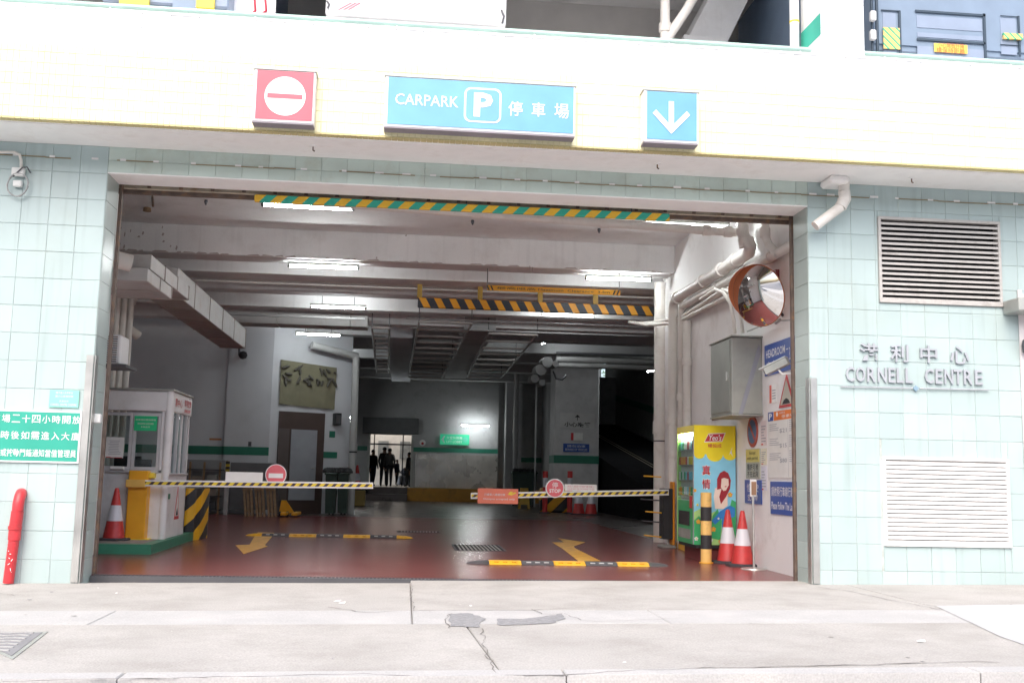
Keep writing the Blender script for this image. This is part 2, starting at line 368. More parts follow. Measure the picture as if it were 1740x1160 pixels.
def crack(pts, w=.008, seed=0, h=.005):
    rnd = random.Random(seed); P = []
    for i in range(len(pts)-1):
        a = Vector(pts[i]); b = Vector(pts[i+1]); k = max(3, int((b-a).length/.09))
        for j in range(k): P.append(a+(b-a)*(j/k)+Vector((rnd.uniform(-.02, .02), rnd.uniform(-.022, .022))))
    P.append(Vector(pts[-1])); vs = []; 
    for i, p in enumerate(P):
        t = (P[min(i+1, len(P)-1)]-P[max(i-1, 0)]).normalized(); q = Vector((-t.y, t.x))*w*rnd.uniform(.15, .75)
        for s_ in (q, -q): x, y = (p+s_); vs.append((x, y, gz(x)+h))
    b = MB(); b.add(vs, [(2*i+1, 2*i, 2*i+2, 2*i+3) for i in range(len(P)-1)]); b.build('crack', M('crack_dirt', (.17, .16, .15), rough=.95), pv)
crack([zp(560, 1029), zp(620, 1038), zp(700, 1036), zp(800, 1036), zp(900, 1037), zp(990, 1034)], .011, 1)
crack([zp(765, 1042), zp(755, 1052), zp(762, 1066)], .009, 2); crack([zp(905, 1036), zp(925, 1045), zp(955, 1044)], .009, 3)
crack([zp(960, 1043), zp(985, 1055), zp(1030, 1058), zp(1160, 1053)], .006, 4)
crack([zp(818, 1068), zp(825, 1105), zp(843, 1143)], .007, 5)
crack([zp(0, 1150), zp(170, 1147), zp(400, 1145), zp(620, 1143), zp(700, 1146)], .012, 6)
crack([zp(860, 1146), zp(960, 1148), zp(1060, 1142), zp(1200, 1138), zp(1440, 1136), zp(1640, 1132), zp(1700, 1134)], .013, 7)
crack([zp(1390, 1003), zp(1450, 1012), zp(1520, 1028), zp(1600, 1044)], .010, 8)
crack([zp(700, 990), zp(699, 1012), zp(703, 1036)], .006, 9); crack([zp(0, 1000), zp(25, 1004)], .01, 10)
for i in range(26):   # small litter, grit and leaves on the concrete
    x = random.uniform(-3.8, 6.2); y = random.uniform(-5, -.1); s_ = random.uniform(.008, .03)
    b = MB(); k = 6; b.add([(x+s_*math.cos(j*2*math.pi/k)*random.uniform(.5, 1), y+s_*math.sin(j*2*math.pi/k)*random.uniform(.5, 1), gz(x)+.006+random.uniform(0, .006)) for j in range(k)], [list(range(k))])
    b.build('litter_scrap', random.choice([m_paper, m_joint, m_joint, m_asph]), pv)
for q in ((572, 1020), (580, 1023), (1565, 1098)):
    b = MB(); x, y = zp(*q); b.add([(x-.03, y, gz(x)+.006), (x+.025, y-.02, gz(x)+.006), (x+.04, y+.02, gz(x)+.02), (x-.01, y+.04, gz(x)+.01)], [(0, 1, 2, 3)]); b.build('litter_scrap', m_paper, pv)
# manhole cover, triangular, at the left
mc = thing('manhole_cover', 'triangular worn metal manhole cover with ridges set in the pavement at the left edge', 'manhole cover', (-3.4, -3.9, gz(-3.4)))
T = [zp(-75, 1066), zp(82, 1066), zp(22, 1112)]; T = [Vector((p[0], p[1])) for p in T]
cT = (T[0]+T[1]+T[2])/3
def tri(name, s0, h, mat):
    q = [cT+(p-cT)*s0 for p in T]; b = MB(); b.prism([(p.x, p.y, gz(p.x)+h) for p in q][::-1], (0, 0, 1), .02)
    o = b.build(name, mat, mc)
    bm = bmesh.new(); bm.from_mesh(o.data); bmesh.ops.recalc_face_normals(bm, faces=bm.faces[:]); bm.to_mesh(o.data); bm.free()
tri('frame', 1.0, .006, m_galv); tri('recess', .86, .009, M('cover_dark', (.22, .22, .23), rough=.8)); 
for k in range(9):
    for j in range(9):
        c = T[0]+(T[1]-T[0])*((k+.6)/9)+(T[2]-T[0])*((j+.6)/9)
        if (k+.6)/9+(j+.6)/9 > .88: continue
        b = MB(); x, y = c; a = .055 if (k+j) % 2 else -.05
        b.prism([(x-.045, y-.012-a*.3, gz(x)+.016), (x+.045, y-.012+a*.3, gz(x)+.016), (x+.045, y+.012+a*.3, gz(x)+.016), (x-.045, y+.012-a*.3, gz(x)+.016)], (0, 0, 1), .008); b.build('ridge', m_kerb, mc)

# ================================================================== CAR PARK FLOOR
YT = .50; XL, XR = -3.37, 4.62
f = MB(); f.box(-9, 4.9, .51, 17.2, -.85, 0.0); f.build('carpark_floor', m_floor, kind='structure')
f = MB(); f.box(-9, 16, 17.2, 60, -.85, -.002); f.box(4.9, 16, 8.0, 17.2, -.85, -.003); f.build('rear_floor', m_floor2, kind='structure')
dc = thing('drain_channel', 'long narrow dark metal drain grating across the foot of the entrance', 'drain', (0, .43, 0))
b = MB(); b.box(XL, XR, .37, .51, -.2, -.055); b.build('channel_bed', m_black, dc)
b = MB(); b.box(XL, XR, .365, .38, -.15, .001); b.box(XL, XR, .495, .5095, -.15, .002); b.build('channel_rim', m_dsteel, dc)
b = MB(); x = XL+.02
while x < XR-.02: b.box(x, x+.016, .38, .495, -.03, -.001); x += .042
b.build('grating', m_dsteel, dc, kind='stuff')
def road_mark(name, pts, mat, label, cat, h=.004):
    b = MB(); P = [atz(x, y, 0) for x, y in pts]; b.add([(p.x, p.y, h) for p in P], [list(range(len(P)))])
    o = b.build(name, mat, None, loc=(P[0].x, P[0].y, h)); bm = bmesh.new(); bm.from_mesh(o.data); bmesh.ops.triangulate(bm, faces=bm.faces[:])
    for f_ in bm.faces:
        if f_.normal.z < 0: f_.normal_flip()
    bm.to_mesh(o.data); bm.free(); return tag(o, label, cat)
m_mark = M('worn_yellow_marking', (.62, .32, .03), rough=.45, var=.15, scale=6, dirt=(.22, .08, .04), dirtamt=.8, dscale=7)
road_mark('floor_arrow', [(438, 904), (466, 905), (462, 912), (450, 926), (455, 928), (414, 941), (400, 926), (424, 925), (432, 912)], m_mark, 'worn yellow arrow painted on the red floor pointing out, crossed by the far speed hump', 'road marking')
road_mark('floor_arrow', [(983, 953.5), (1021, 953), (977, 931), (975, 928), (995, 921), (948, 914), (958, 921), (938, 921), (957, 933)], m_mark, 'yellow bent arrow painted on the red floor pointing into the car park', 'road marking')
def grate(pts, label):
    P = [atz(x, y, 0) for x, y in pts]; x0 = min(p.x for p in P); x1 = max(p.x for p in P); y0 = min(p.y for p in P); y1 = max(p.y for p in P)
    t = thing('floor_drain', label, 'drain grate', (x0, y0, 0)); b = MB(); b.box(x0, x1, y0, y1, -.02, .003); b.build('drain_pit', m_black, t)
    b = MB(); b.box(x0-.03, x1+.03, y0-.03, y0, 0.0, .008); b.box(x0-.03, x1+.03, y1, y1+.03, 0, .008); b.box(x0-.03, x0, y0, y1, 0, .008); b.box(x1, x1+.03, y0, y1, 0, .008); b.build('frame', m_dsteel, t)
    n = int((x1-x0)/.06)
    me = None
    for k in range(1, n):
        xx = x0+k*(x1-x0)/n
        b = MB(); b.box(xx-.012, xx+.012, y0, y1, .002, .010); b.build('bar', m_galv, t)
grate([(770, 925), (858, 936)], 'rectangular dark grating in the red floor between the two speed humps')
grate([(677, 902), (747, 905)], 'far dark grating in the floor beyond the end of the far speed hump')
# ================================================================== SPEED HUMPS
def hump(pts, y, w, label, n_seg, first_yel, h=.05):
    x0, x1 = pts; t = thing('speed_hump', label, 'speed hump', ((x0+x1)/2, y, 0), group='black and yellow rubber speed humps')
    cap = .30; xs = [x0+cap+(x1-x0-2*cap)*i/n_seg for i in range(n_seg+1)]
    prof = [(-w/2, .003), (-w/2+.03, .012), (-w*.25, h*.85), (0, h), (w*.25, h*.85), (w/2-.03, .012), (w/2, .003)]
    for i in range(n_seg):
        a, b_ = xs[i]+.004, xs[i+1]-.004; mb = MB(); k = len(prof)
        mb.add([(a, y+p, q) for p, q in prof]+[(b_, y+p, q) for p, q in prof], [(j, j+k, j+k+1, j+1) for j in range(k-1)]+[list(range(k))[::-1], [j+k for j in range(k)]])
        yel = (i % 2 == 0) == first_yel
        for qx in (.22, .5, .78):   # cat-eye studs
            xx = a+(b_-a)*qx; mb.bbox(xx-.035, xx+.035, y-w*.36, y-w*.26, h*.5, h*.80, .006, 1)
        mb.build('hump_block', [M('hump_yellow', (.78, .42, .02), rough=.5, dirt=(.2, .12, .05), dirtamt=.7, dscale=9) if yel else m_blkr, m_stud if not yel else M('stud_yel', (.6, .3, .02))], t)
    for (a, b_) in ((x0, xs[0]), (x1, xs[-1])):
        mb = MB(); n = 8; vs = [(b_, y, h)]
        for sx in range(4):
            q = sx/3; xx = b_+(a-b_)*math.sin(q*math.pi/2); hw = w/2*math.cos(q*math.pi/2*.92); hh = h*math.cos(q*math.pi/2)
            vs += [(xx, y-hw, .003), (xx, y-hw*.5, max(.004, hh*.85)), (xx, y, max(.005, hh)), (xx, y+hw*.5, max(.004, hh*.85)), (xx, y+hw, .003)]
        fs = [(1+s_*5+j, 1+s_*5+j+1, 1+(s_+1)*5+j+1, 1+(s_+1)*5+j) for s_ in range(3) for j in range(4)]
        mb.add(vs, fs); mb.build('end_cap', m_blkr if first_yel else M('hump_yellow', (.78, .42, .02)), t)
m_blkr = M('hump_black', (.07, .07, .078), rough=.65, var=.2, scale=9); m_stud = M('stud', (.55, .55, .55), rough=.3)
a = atz(795, 961); b = atz(1150, 966); hump((a.x, b.x), 2.62, .36, 'near black and yellow rubber speed hump in the lane under the right barrier', 5, True)
a = atz(403, 915); b = atz(703, 922); hump((a.x, b.x), 8.0*1.0, .34, 'far black and yellow rubber speed hump behind the left barrier', 5, False)

# ================================================================== FACADE WALLS
XA, XB = at(183, 293).x, at(1372, 350).x           # opening, outer edges
ZT = 4.41; ZS = 4.70                                 # opening head, soffit
us = [5.445+.295*k for k in range(-40, 40)]; vs = [.19+.300*k for k in range(-3, 40)]
def clad(name, label, x0, x1, z0, z1, holes=(), xs=None):
    w = thing(name, label, 'wall', ((x0+x1)/2, 0, 0)); return w
lw = clad('entrance_wall', 'pale aqua tiled wall left of the car park entrance with the green notice', -6.6, XA, -.3, ZS)
b = MB(); b.box(-9, XA, .0, .45, -.9, 5.4); b.build('wall_core', m_grout, lw)
FW = Fr((0, 0, 0))
tiles(lw, FW, -5.9, XA, -.12, ZS, [XA-.295*k for k in range(1, 20)], vs, m_tile)
rw = clad('entrance_wall', 'pale aqua tiled wall right of the entrance carrying louvres and metal building letters', XB, 10, -.3, ZS)
V1 = (at(1490, 366).x, at(1697, 377).x, at(1493, 514).z, at(1490, 368).z)
V2 = (at(1498, 774).x, at(1712, 784).x, at(1502, 927).z, at(1498, 775).z)
b = MB()
zsp = sorted([-.9, V2[2], V2[3], V1[2], V1[3], 5.4]); 
b.box(XB, V1[0], 0, .45, -.9, 5.4); b.box(V1[1], 12, 0, .45, -.9, 5.4)
b.box(V1[0], V1[1], 0, .45, -.9, V2[2]); b.box(V1[0], V1[1], 0, .45, V2[3], V1[2]); b.box(V1[0], V1[1], 0, .45, V1[3], 5.4); b.box(V1[0], V1[1], .35, .45, V1[2], V1[3]); b.box(V1[0], V1[1], .35, .45, V2[2], V2[3])
b.build('wall_core', m_grout, rw)
tiles(rw, FW, XB, 9.0, -.12, ZS, us, vs, m_tile, holes=[(V1[0], V1[1], V1[2], V1[3]), (V2[0], V1[1], V2[2], V2[3])])
hd = clad('entrance_lintel', 'row of grey green tiles over the car park opening under the white soffit', XA, XB, ZT, ZS)
b = MB(); b.box(XA, XB, 0, .45, ZT+.01, 5.4); b.build('wall_core', m_grout, hd)
tiles(hd, FW, XA, XB, ZT, ZS, [XA+.2915*k for k in range(1, 40)], [4.545], M('greygreen_tile', (.52, .62, .57), rough=.3, var=.05, rnd=.06, dirt=(.36, .36, .28), dirtamt=.5, dscale=2.2))
b = MB(); b.box(XA, XB, 0, .45, ZT-.012, ZT+.01); b.build('head_plaster', m_soffit, hd)
# dirty ledge line with white spall marks, along the tiles under the soffit
b = MB(); x = -5.9
while x < 8.6:
    w = random.uniform(.2, .5); z = 4.545 + random.uniform(-.006, .006)
    if random.random() < .8: b.box(x, x+w, -.016, -.010, z-.006, z+.004)
    x += w
b.build('dirt_line', M('rust_dirt', (.30, .24, .14), rough=.95), hd, kind='stuff')
for x in steps(-5.2, 8.5, .39):
    xx = x+random.uniform(-.1, .1); w = random.uniform(.03, .1); b = MB(); b.box(xx, xx+w, -.019, -.012, 4.542, 4.560+random.uniform(0, .008)); b.build('spall_mark', m_white, hd)
# tiled reveals (sides of the opening)
m_tiler = M('reveal_tile', (.40, .48, .455), rough=.3, var=.05, rnd=.06)
tiles(lw, Fr((XA, .45, 0), (0, -1, 0)), 0, 0.0, 0, 0, [], [], m_tiler)
FL = Fr((XA, 0, 0), (0, 1, 0)); tiles(lw, FL, .0, .45, -.12, ZT, [], vs, m_tiler)
FR_ = Fr((XB, .45, 0), (0, -1, 0)); tiles(rw, FR_, 0, .45, -.12, ZT, [], vs, m_tiler)
# stainless corner guards
def guard(x, s_, label):
    t = thing('corner_guard', label, 'corner guard', (x, 0, 0)); b = MB(); b.box(x, x+s_*.075, -.022, -.014, gz(x)+.01, 2.37); b.build('front_plate', m_steel, t)
    b = MB(); b.box(x-s_*.022, x-s_*.0145, -.022, .085, gz(x)+.01, 2.37); b.build('side_plate', m_steel, t)
guard(XA, -1, 'brushed steel corner guard on the left edge of the entrance beside the green notice')
guard(XB, 1, 'brushed steel corner guard on the right edge of the entrance')
# ---------------- canopy: fascia, soffit, parapet
YF = -.85
zf0 = at(870, 243, YF).z - .0; zf1 = at(400, 95, YF).z; ztop = at(700, 44, YF).z - .05
cp = thing('canopy_fascia', 'projecting canopy band of pale yellow mosaic over the entrance carrying the lightbox signs', 'canopy', (0, YF, zf0))
b = MB(); b.box(-9, 12, YF+.008, YF+.16, zf0, zf1); b.build('fascia_core', m_goldg, cp)
b = MB(); tw, th, gp = .062, .118, .005; FC = Fr((0, YF+.008, 0)); z = zf0+.002; row = 0
while z < zf1-.02:
    h = min(th, zf1-z); x = -6.4+(row % 2)*0
    while x < 9.2:
        d = .006+random.uniform(-.0008, .0008); x0, x1, z0, z1 = x+gp/2, x+tw-gp/2, z+gp/2, z+h-gp/2; y = YF+.008
        b.add([(x0, y, z0), (x1, y, z0), (x1, y, z1), (x0, y, z1), (x0+.003, y-d, z0+.003), (x1-.003, y-d, z0+.003), (x1-.003, y-d, z1-.003), (x0+.003, y-d, z1-.003)], [(4, 5, 6, 7), (0, 1, 5, 4), (1, 2, 6, 5), (2, 3, 7, 6), (3, 0, 4, 7)])
        x += tw
    z += th; row += 1
b.build('mosaic_tiles', m_gold, cp, kind='stuff')
b = MB(); x = -6.4
while x < 9.2: b.box(x+.003, x+.059, YF+.002, YF+.10, zf0-.012, zf0); x += .062
b.build('mosaic_edge', M('gold_mosaic_edge', (.60, .52, .26), rough=.5), cp, kind='stuff')
b = MB(); b.box(-9, 12, YF+.10, YF+.16, ZS-.0, zf0-.0); b.box(-9, 12, YF+.16, .0, ZS, ZS+.2); b.box(-9, 12, YF+.12, YF+.20, ZS-.012, ZS+.0)
b.build('soffit', m_soffit, cp)
for q in ((532, 251), (1117, 281), (1549, 305)):
    p = atz(q[0], q[1], ZS-.02); t = thing('soffit_hook', 'small rusty hook hanging from the white canopy soffit, %s' % {532: 'left of the blue car park sign', 1117: 'below the down arrow sign', 1549: 'above the upper louvre'}[q[0]], 'hook', (p.x, p.y, ZS))
    b = MB(); b.lathe([(.001, .02), (.04, .018), (.04, 0), (.001, -.002)], (p.x, p.y, ZS-.01), 12); b.build('base_plate', m_soffit, t)
    b = MB(); b.tube([(p.x, p.y, ZS), (p.x, p.y, ZS-.05), (p.x+.02, p.y, ZS-.06)], .008, 6); b.build('hook_rod', m_rust, t)
# parapet of white tiles
pp = thing('parapet_wall', 'white square tiled parapet above the yellow band along the upper deck', 'wall', (0, YF, zf1))
b = MB(); b.box(-9, 12, YF+.012, YF+.25, zf1, ztop); b.build('wall_core', m_wgrout, pp)
c0, c1 = at(1395, 50, YF).x, at(1469, 50, YF).x
FP = Fr((0, YF+.012, 0)); pu = [at(1395, 150, YF).x+.295*k for k in range(-50, 40)]; pvs = [ztop-.16, ztop-.46]
tiles(pp, FP, -6.4, 9.2, zf1, ztop, pu, pvs, m_wtile)
b = MB(); b.box(-9, 12, YF+.0, YF+.262, ztop, ztop+.03); b.build('coping', m_white, pp)
uc = thing('deck_column', 'white tiled column rising past the rail beside the dark blue lorry, green diagonal stripe on its side', 'column', (c0, YF, ztop))
cy1 = atx(1360, 50, c0).y
b = MB(); b.box(c0+.012, c1-.0, YF+.012, cy1, ztop+.03, 9.2); b.build('column_core', m_wgrout, uc)
tiles(uc, FP, c0, c1, ztop+.03, 7.6, pu, [ztop+.03+.3*k for k in range(1, 9)], m_wtile)
FS = Fr((c0+.012, cy1, 0), (0, -1, 0)); b = MB(); FS.rect(b, 0, cy1-YF-.012, ztop+.03, 9.2, .004, .004); b.build('side_face', M('pale_paint', (.74, .76, .76)), uc)
za = atx(1362, 72, c0).z; zb = atx(1393, 40, c0).z; D = cy1-YF-.012
b = MB(); FS.poly(b, [(0, za-.13), (D, zb-.13), (D, zb+.12), (0, za+.12)], .008, .003); b.build('green_stripe', M('bright_green', (.05, .45, .33)), uc)
def rail(x0, x1, label):
    z = at(700, 41, YF).z+.012; t = thing('guard_rail', label, 'rail', ((x0+x1)/2, YF+.05, z)); b = MB(); b.tube([(x0, YF+.05, z), (x1, YF+.05, z)], .027, 14); b.build('rail_tube', M('pale_green_rail', (.42, .60, .55), rough=.35), t)
    for x in steps(x0+.25, x1, 1.5): b = MB(); b.tube([(x, YF+.05, ztop+.03), (x, YF+.05, z)], .014, 8); b.build('rail_post', m_alu, t)
rail(-8, at(1381, 82, YF).x, 'long pale green tube rail on the parapet left of the white column')
rail(at(1470, 88, YF).x, 10, 'pale green tube rail on the parapet in front of the dark blue lorry')
# ---------------- upper deck
ud = thing('upper_deck', None, None, kind='structure')
b = MB(); b.box(-9, 12, YF+.25, 14, 5.5+.25, 5.95); b.build('deck_slab', m_conc, ud)
m_up = M('upper_wall_paint', (.62, .60, .575), rough=.8, var=.05)
b = MB(); b.box(-9, 12, 5.2, 5.4, 5.95, 9.4); b.build('rear_wall', m_up, ud)
b = MB(); b.box(-9, 12, -.3, 14, 9.2, 9.5); b.build('upper_ceiling', m_conc, ud)
b = MB(); b.box(-9.2, -9, -.3, 14, 5.9, 9.5); b.box(12, 12.2, -.3, 14, 5.9, 9.5); b.build('end_wall', m_up, ud)
p0 = at(1165, 62, 3.0); p1 = at(1250, 0, 3.0)
b = MB(); b.prism([(p0.x-.0, 3.0, p0.z-.1), (p0.x+.62, 3.0, p0.z-.1), (p1.x+.75, 3.0, p1.z+1.2), (p1.x+.2, 3.0, p1.z+1.2)], (0, -1, 0), 1.6); b.build('raking_beam', m_conc, ud)
b = MB(); b.box(p0.x-.05, p0.x+.62, 2.9, 4.6, 5.95, p0.z-.02); b.build('pedestal', m_conc, ud)
# rear facade block above to close the building
b = MB(); b.box(-9, 12, YF+.3, YF+.5, 9.2, 13); b.build('upper_facade', m_wtile, ud)
# pipes on the upper deck
def pipe_thing(name, label, runs, mat=None, r=.05, collars=(), group=None, cat='pipe', cr=1.28, cl=.06):
    p = Vector(runs[0][0]); t = thing(name, label, cat, p, group=group)
    for run in runs: b = MB(); b.tube(run, r, 14); b.build('pipe_run', mat or m_pipe, t)
    for (c, d) in collars:
        c = Vector(c); d = Vector(d).normalized(); b = MB(); b.tube([c-d*cl, c+d*cl], r*cr, 14); b.build('collar', mat or m_pipe, t)
    return t
q = at(1130, 60, 1.5); q2 = at(1155, 0, 1.5)
pipe_thing('drain_pipe', 'grey pipe with a slanting branch on the upper deck above the car park sign gap', [[(q.x, 1.5, 5.95), (q.x, 1.5, 9.2)], [(q.x, 1.5, q.z-.1), (q.x+.28, 1.5, q.z+.35), (q.x+1.2, 1.5, q.z+2)]], m_pipe, .065, [((q.x, 1.5, q.z-.2), (0, 0, 1)), ((q.x, 1.5, q.z+.1), (0, 0, 1))])
q = at(1350, 50, -.3); t = pipe_thing('drain_pipe', 'thin white upright pipe with a yellow ring beside the green striped column', [[(q.x, -.3, 5.95), (q.x, -.3, 9.2)]], m_white, .055)
z = at(1350, 38, -.3).z; b = MB(); b.tube([(q.x, -.3, z-.012), (q.x, -.3, z+.012)], .058, 14); b.build('ring', m_ylw, t)
# lorries
def lorry(x0, x1, y0, col, label, name='parked_lorry', h=2.6, L=5.0):
    t = thing(name, label, 'lorry', ((x0+x1)/2, y0, 5.95)); m = col
    b = MB(); b.bbox(x0, x1, y0, y0+L, 6.0+.25, 6.0+.25+h, .02); b.build('cargo_box', m, t)
    b = MB(); b.box(x0+.1, x1-.1, y0+.1, y0+L+1.6, 6.10, 6.245); b.build('chassis', m_dsteel, t)
    b = MB(); b.bbox(x0+.05, x1-.05, y0+L+.1, y0+L+1.7, 6.3, 8.3, .08); b.build('cab', m_white, t)
    for sx in (x0+.2, x1-.2):
        for yy in (y0+1.1, y0+L+.8): b = MB(); b.tube([(sx-.13, yy, 6.22), (sx+.13, yy, 6.22)], .26, 20); b.build('wheel', m_blk, t)
    return t
YL = -.35
m_lblue = M('lorry_blue_grey', (.20, .27, .37), rough=.45)
bx0, bx1 = at(1484, 50, YL).x, at(1484, 50, YL).x+2.35
t = lorry(bx0, bx1, YL+.06, m_lblue, 'dark blue grey lorry backed to the rail, raised tail lift with hazard plates')
F = lambda x, y: (at(x, y, YL).x, at(x, y, YL).z)
fl = Fr((0, YL+.05, 0))
m_ribd = M('lorry_rib_dark', (.035, .06, .09), rough=.5); m_lb2 = M('lorry_panel_light', (.25, .31, .42), rough=.45)
def prect(fr, x0, y0, x1, y1, n, d, mat, name, par, mi=0):
    a = F(x0, y0); b_ = F(x1, y1); b = MB(); fr.rect(b, a[0], b_[0], b_[1], a[1], n, d); return b.build(name, mat, par)
prect(fl, 1484, -80, 1740+130, 96, .01, .03, m_lblue, 'tail_lift_plate', t)
for q in ((1502, 19, 1526, 100), (1560, 24, 1672, 52), (1561, 53, 1673, 68), (1702, 28, 1731, 92), (1561, 76, 1675, 100)): prect(fl, *q, .016, .006, m_lb2, 'inset_panel', t)
for q in ((1499, 15, 1530, 18.5), (1528, 17, 1534, 96), (1557, 19, 1676, 23.5), (1560, 67, 1676, 71), (1672, 22, 1679, 102), (1702, 25, 1734, 28), (1731, 26, 1737, 95), (1702, 74, 1736, 77)): prect(fl, *q, .03, .012, m_ribd, 'rib', t)
m_haz = stripes('green_orange_hazard', (.72, .52, .18), (.05, .40, .22), (1, 0, 1), .09, .68)
prect(fl, 1501, 46, 1530, 84, .045, .012, m_haz, 'hazard_plate', t); prect(fl, 1705, 56, 1738, 68, .055, .03, m_haz, 'hazard_plate', t)
yl = prect(fl, 1588, 73, 1645, 91, .04, .006, M('label_yellow', (.85, .55, .10)), 'warning_label', t)
a = F(1590, 80); c = F(1643, 75); text('小心尾板升降', fl, a[0]+.03, c[0]-.03, a[1], c[1], M('label_red', (.55, .15, .05)), t, .043); a = F(1592, 89); c = F(1640, 83); text('請保持距離', fl, a[0], c[0], a[1], c[1], MATS['label_red'], t, .043)
tt = thing('lift_post', 'dark steel upright with white joints at the left end of the blue lorry', 'post', (bx0-.05, YL, 6.0))
for i, (xa, ra) in enumerate(((1487, .02), (1478.5, .014))):
    x = at(xa, 50, YL).x; b = MB(); b.tube([(x, YL-.05, 5.95), (x, YL-.05, 8.3)], ra, 8); b.build('post_tube', m_ribd, tt)
for y in (30, 62): p = at(1481, y, YL-.06); b = MB(); b.bbox(p.x-.035, p.x+.035, YL-.12, YL-.06, p.z-.06, p.z+.06); b.build('joint', m_white, tt)
# white lorry with red marks
wx0, wx1 = at(553, 20, YL).x, at(860, 30, YL).x
t = lorry(wx0, wx1, YL, M('lorry_white', (.80, .81, .82), rough=.4), 'white box lorry backed to the rail above the blue car park sign')
fw = Fr((0, YL, 0))
for k, (x0, x1) in enumerate(((573, 592), (582, 600), (590, 607))):
    a = F(x0, 17); c = F(x1, 5); b = MB(); fw.poly(b, [(a[0], a[1]), (a[0]+.03, a[1]), (c[0]+.05, c[1]), (c[0]+.02, c[1])], .004, .003); b.build('red_mark', M('faded_red', (.75, .22, .26)), t)
for (x, y, h_) in ((557, 10, .09), (853, 30, .16)):
    p = at(x, y, YL); b = MB(); b.tube([(p.x-.01, YL-.02, p.z+h_/2), (p.x+.02, YL-.03, p.z), (p.x, YL-.02, p.z-h_/2)], .012, 6); b.build('hinge', m_dsteel, t)
x = at(770, 20, YL).x; b = MB(); b.box(x-.004, x+.004, YL-.006, YL, 6.25, 8.8); b.build('door_seam', m_galv, t)
# left lorry with yellow bumper blocks
t = lorry(at(170, 10, YL).x, at(388, 10, YL).x, YL+.02, m_lb2, 'grey lorry tail with yellow blocks at the upper left behind the rail')
for (x0, x1) in ((208, 253), (338, 364)): prect(Fr((0, YL, 0)), x0, -60, x1, 14 if x0 < 300 else 16, .02, .05, m_ylw, 'yellow_block', t)
prect(Fr((0, YL, 0)), 298, -60, 334, 20, .01, .03, m_lblue, 'light_panel', t)
wb = thing('painted_board', 'pale board with red brush marks behind the rail between two lorries', 'board', (at(440, 10, 0).x, 0, 5.95))
x0, x1 = at(392, 10, .0).x, at(468, 10, .0).x; b = MB(); b.box(x0, x1, 0, .05, 5.95, 7.6); b.build('board', m_white, wb)
for (x, w) in ((427, .10), (444, .12)):
    p = at(x, 12, 0); b = MB(); b.tube([(p.x-w/2, -.012, p.z+.15), (p.x+w/3, -.012, p.z+.10), (p.x+w/2, -.012, p.z-.05), (p.x, -.012, p.z-.1)], .014, 6); b.build('brush_mark', M('dark_red_ink', (.45, .03, .06)), wb)

# ================================================================== INTERIOR SHELL
ZC = 5.5; PX1_ = at(1017, 800, 24).x
ce = thing('ceiling', None, None, kind='structure')
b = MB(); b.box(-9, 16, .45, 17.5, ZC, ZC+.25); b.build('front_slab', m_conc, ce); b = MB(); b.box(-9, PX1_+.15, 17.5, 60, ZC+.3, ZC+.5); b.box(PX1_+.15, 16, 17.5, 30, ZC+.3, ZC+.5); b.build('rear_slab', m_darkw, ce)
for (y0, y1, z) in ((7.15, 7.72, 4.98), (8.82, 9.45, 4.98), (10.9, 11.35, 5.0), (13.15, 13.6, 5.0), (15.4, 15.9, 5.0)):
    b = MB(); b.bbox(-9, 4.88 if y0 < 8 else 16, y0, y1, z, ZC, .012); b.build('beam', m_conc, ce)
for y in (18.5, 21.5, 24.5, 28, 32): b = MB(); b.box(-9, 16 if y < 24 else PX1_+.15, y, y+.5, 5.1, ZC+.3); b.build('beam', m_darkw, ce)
def swall(name, *boxes, mat=None):
    b = MB()
    for q in boxes: b.box(*q)
    return b.build(name, mat or m_wall, kind='structure')
XW = 4.88
swall('right_wall', (XW, XW+.3, .45, 8.1, -.2, ZC), (XB+.001, XW, .452, .47, ZT, ZC))
swall('left_return_wall', (-6.2, -4.3, .452, .7, -.1, ZC), (-4.3, -4.15, .7, 3.4, -.1, ZC), (-9, -8.7, .45, 20, -.1, ZC+.3), mat=m_wall)
# left rear wall of the hall
YB = 18.0; xk = at(389, 600, YB).x; xe = at(465, 600, YB).x
lr = thing('hall_wall', 'grey painted rear wall at the left behind the booth with a dark green stripe', 'wall', (-6, YB, 0))
b = MB(); b.box(-9, xk, YB+.12, YB+.4, 0, 5.8); b.box(xk, xe, YB, YB+.4, 0, 5.8); b.build('wall_face', m_greyw, lr)
zs0, zs1 = at(389, 772, YB).z, at(389, 758, YB).z
b = MB(); b.box(-9, xk, YB+.11, YB+.12, zs0, zs1); b.box(xk, xe-.0, YB-.01, YB, zs0, zs1); b.build('green_stripe', m_green, lr)
# angled wall with the brown door
ang = Vector((math.cos(math.radians(30)), math.sin(math.radians(30)), 0))
FA = Fr((xe, YB+.02, 0), ang); LA = 3.9
def FAu(px):   # u coordinate along the angled wall for a photo column
    lo, hi = 0, 8
    for _ in range(40):
        md = (lo+hi)/2; P = FA.p(md, 1.5); d = P-CAM; x = 870+FPX*d.dot(_r)/d.dot(_f)
        if x < px: lo = md
        else: hi = md
    return lo
def FAz(u, y):
    lo, hi = -1, 8
    for _ in range(40):
        md = (lo+hi)/2; P = FA.p(u, md); d = P-CAM; yy = 580-FPX*d.dot(_u)/d.dot(_f)
        if yy > y: lo = md
        else: hi = md
    return lo
LA = FAu(592)
aw = thing('hall_wall', 'angled grey wall section around the dark brown door under the banner', 'wall', FA.p(LA/2, 0))
b = MB(); FA.rect(b, 0, LA, 0, 5.8, 0, .3); b.build('wall_face', m_greyw, aw)
u1 = FAu(549); u2 = FAu(572); z1 = FAz(u1, 767); z2 = FAz(u1, 777.5)
b = MB(); FA.rect(b, u1, u2, z2, z1, .012, .01); b.build('green_stripe', m_green, aw)
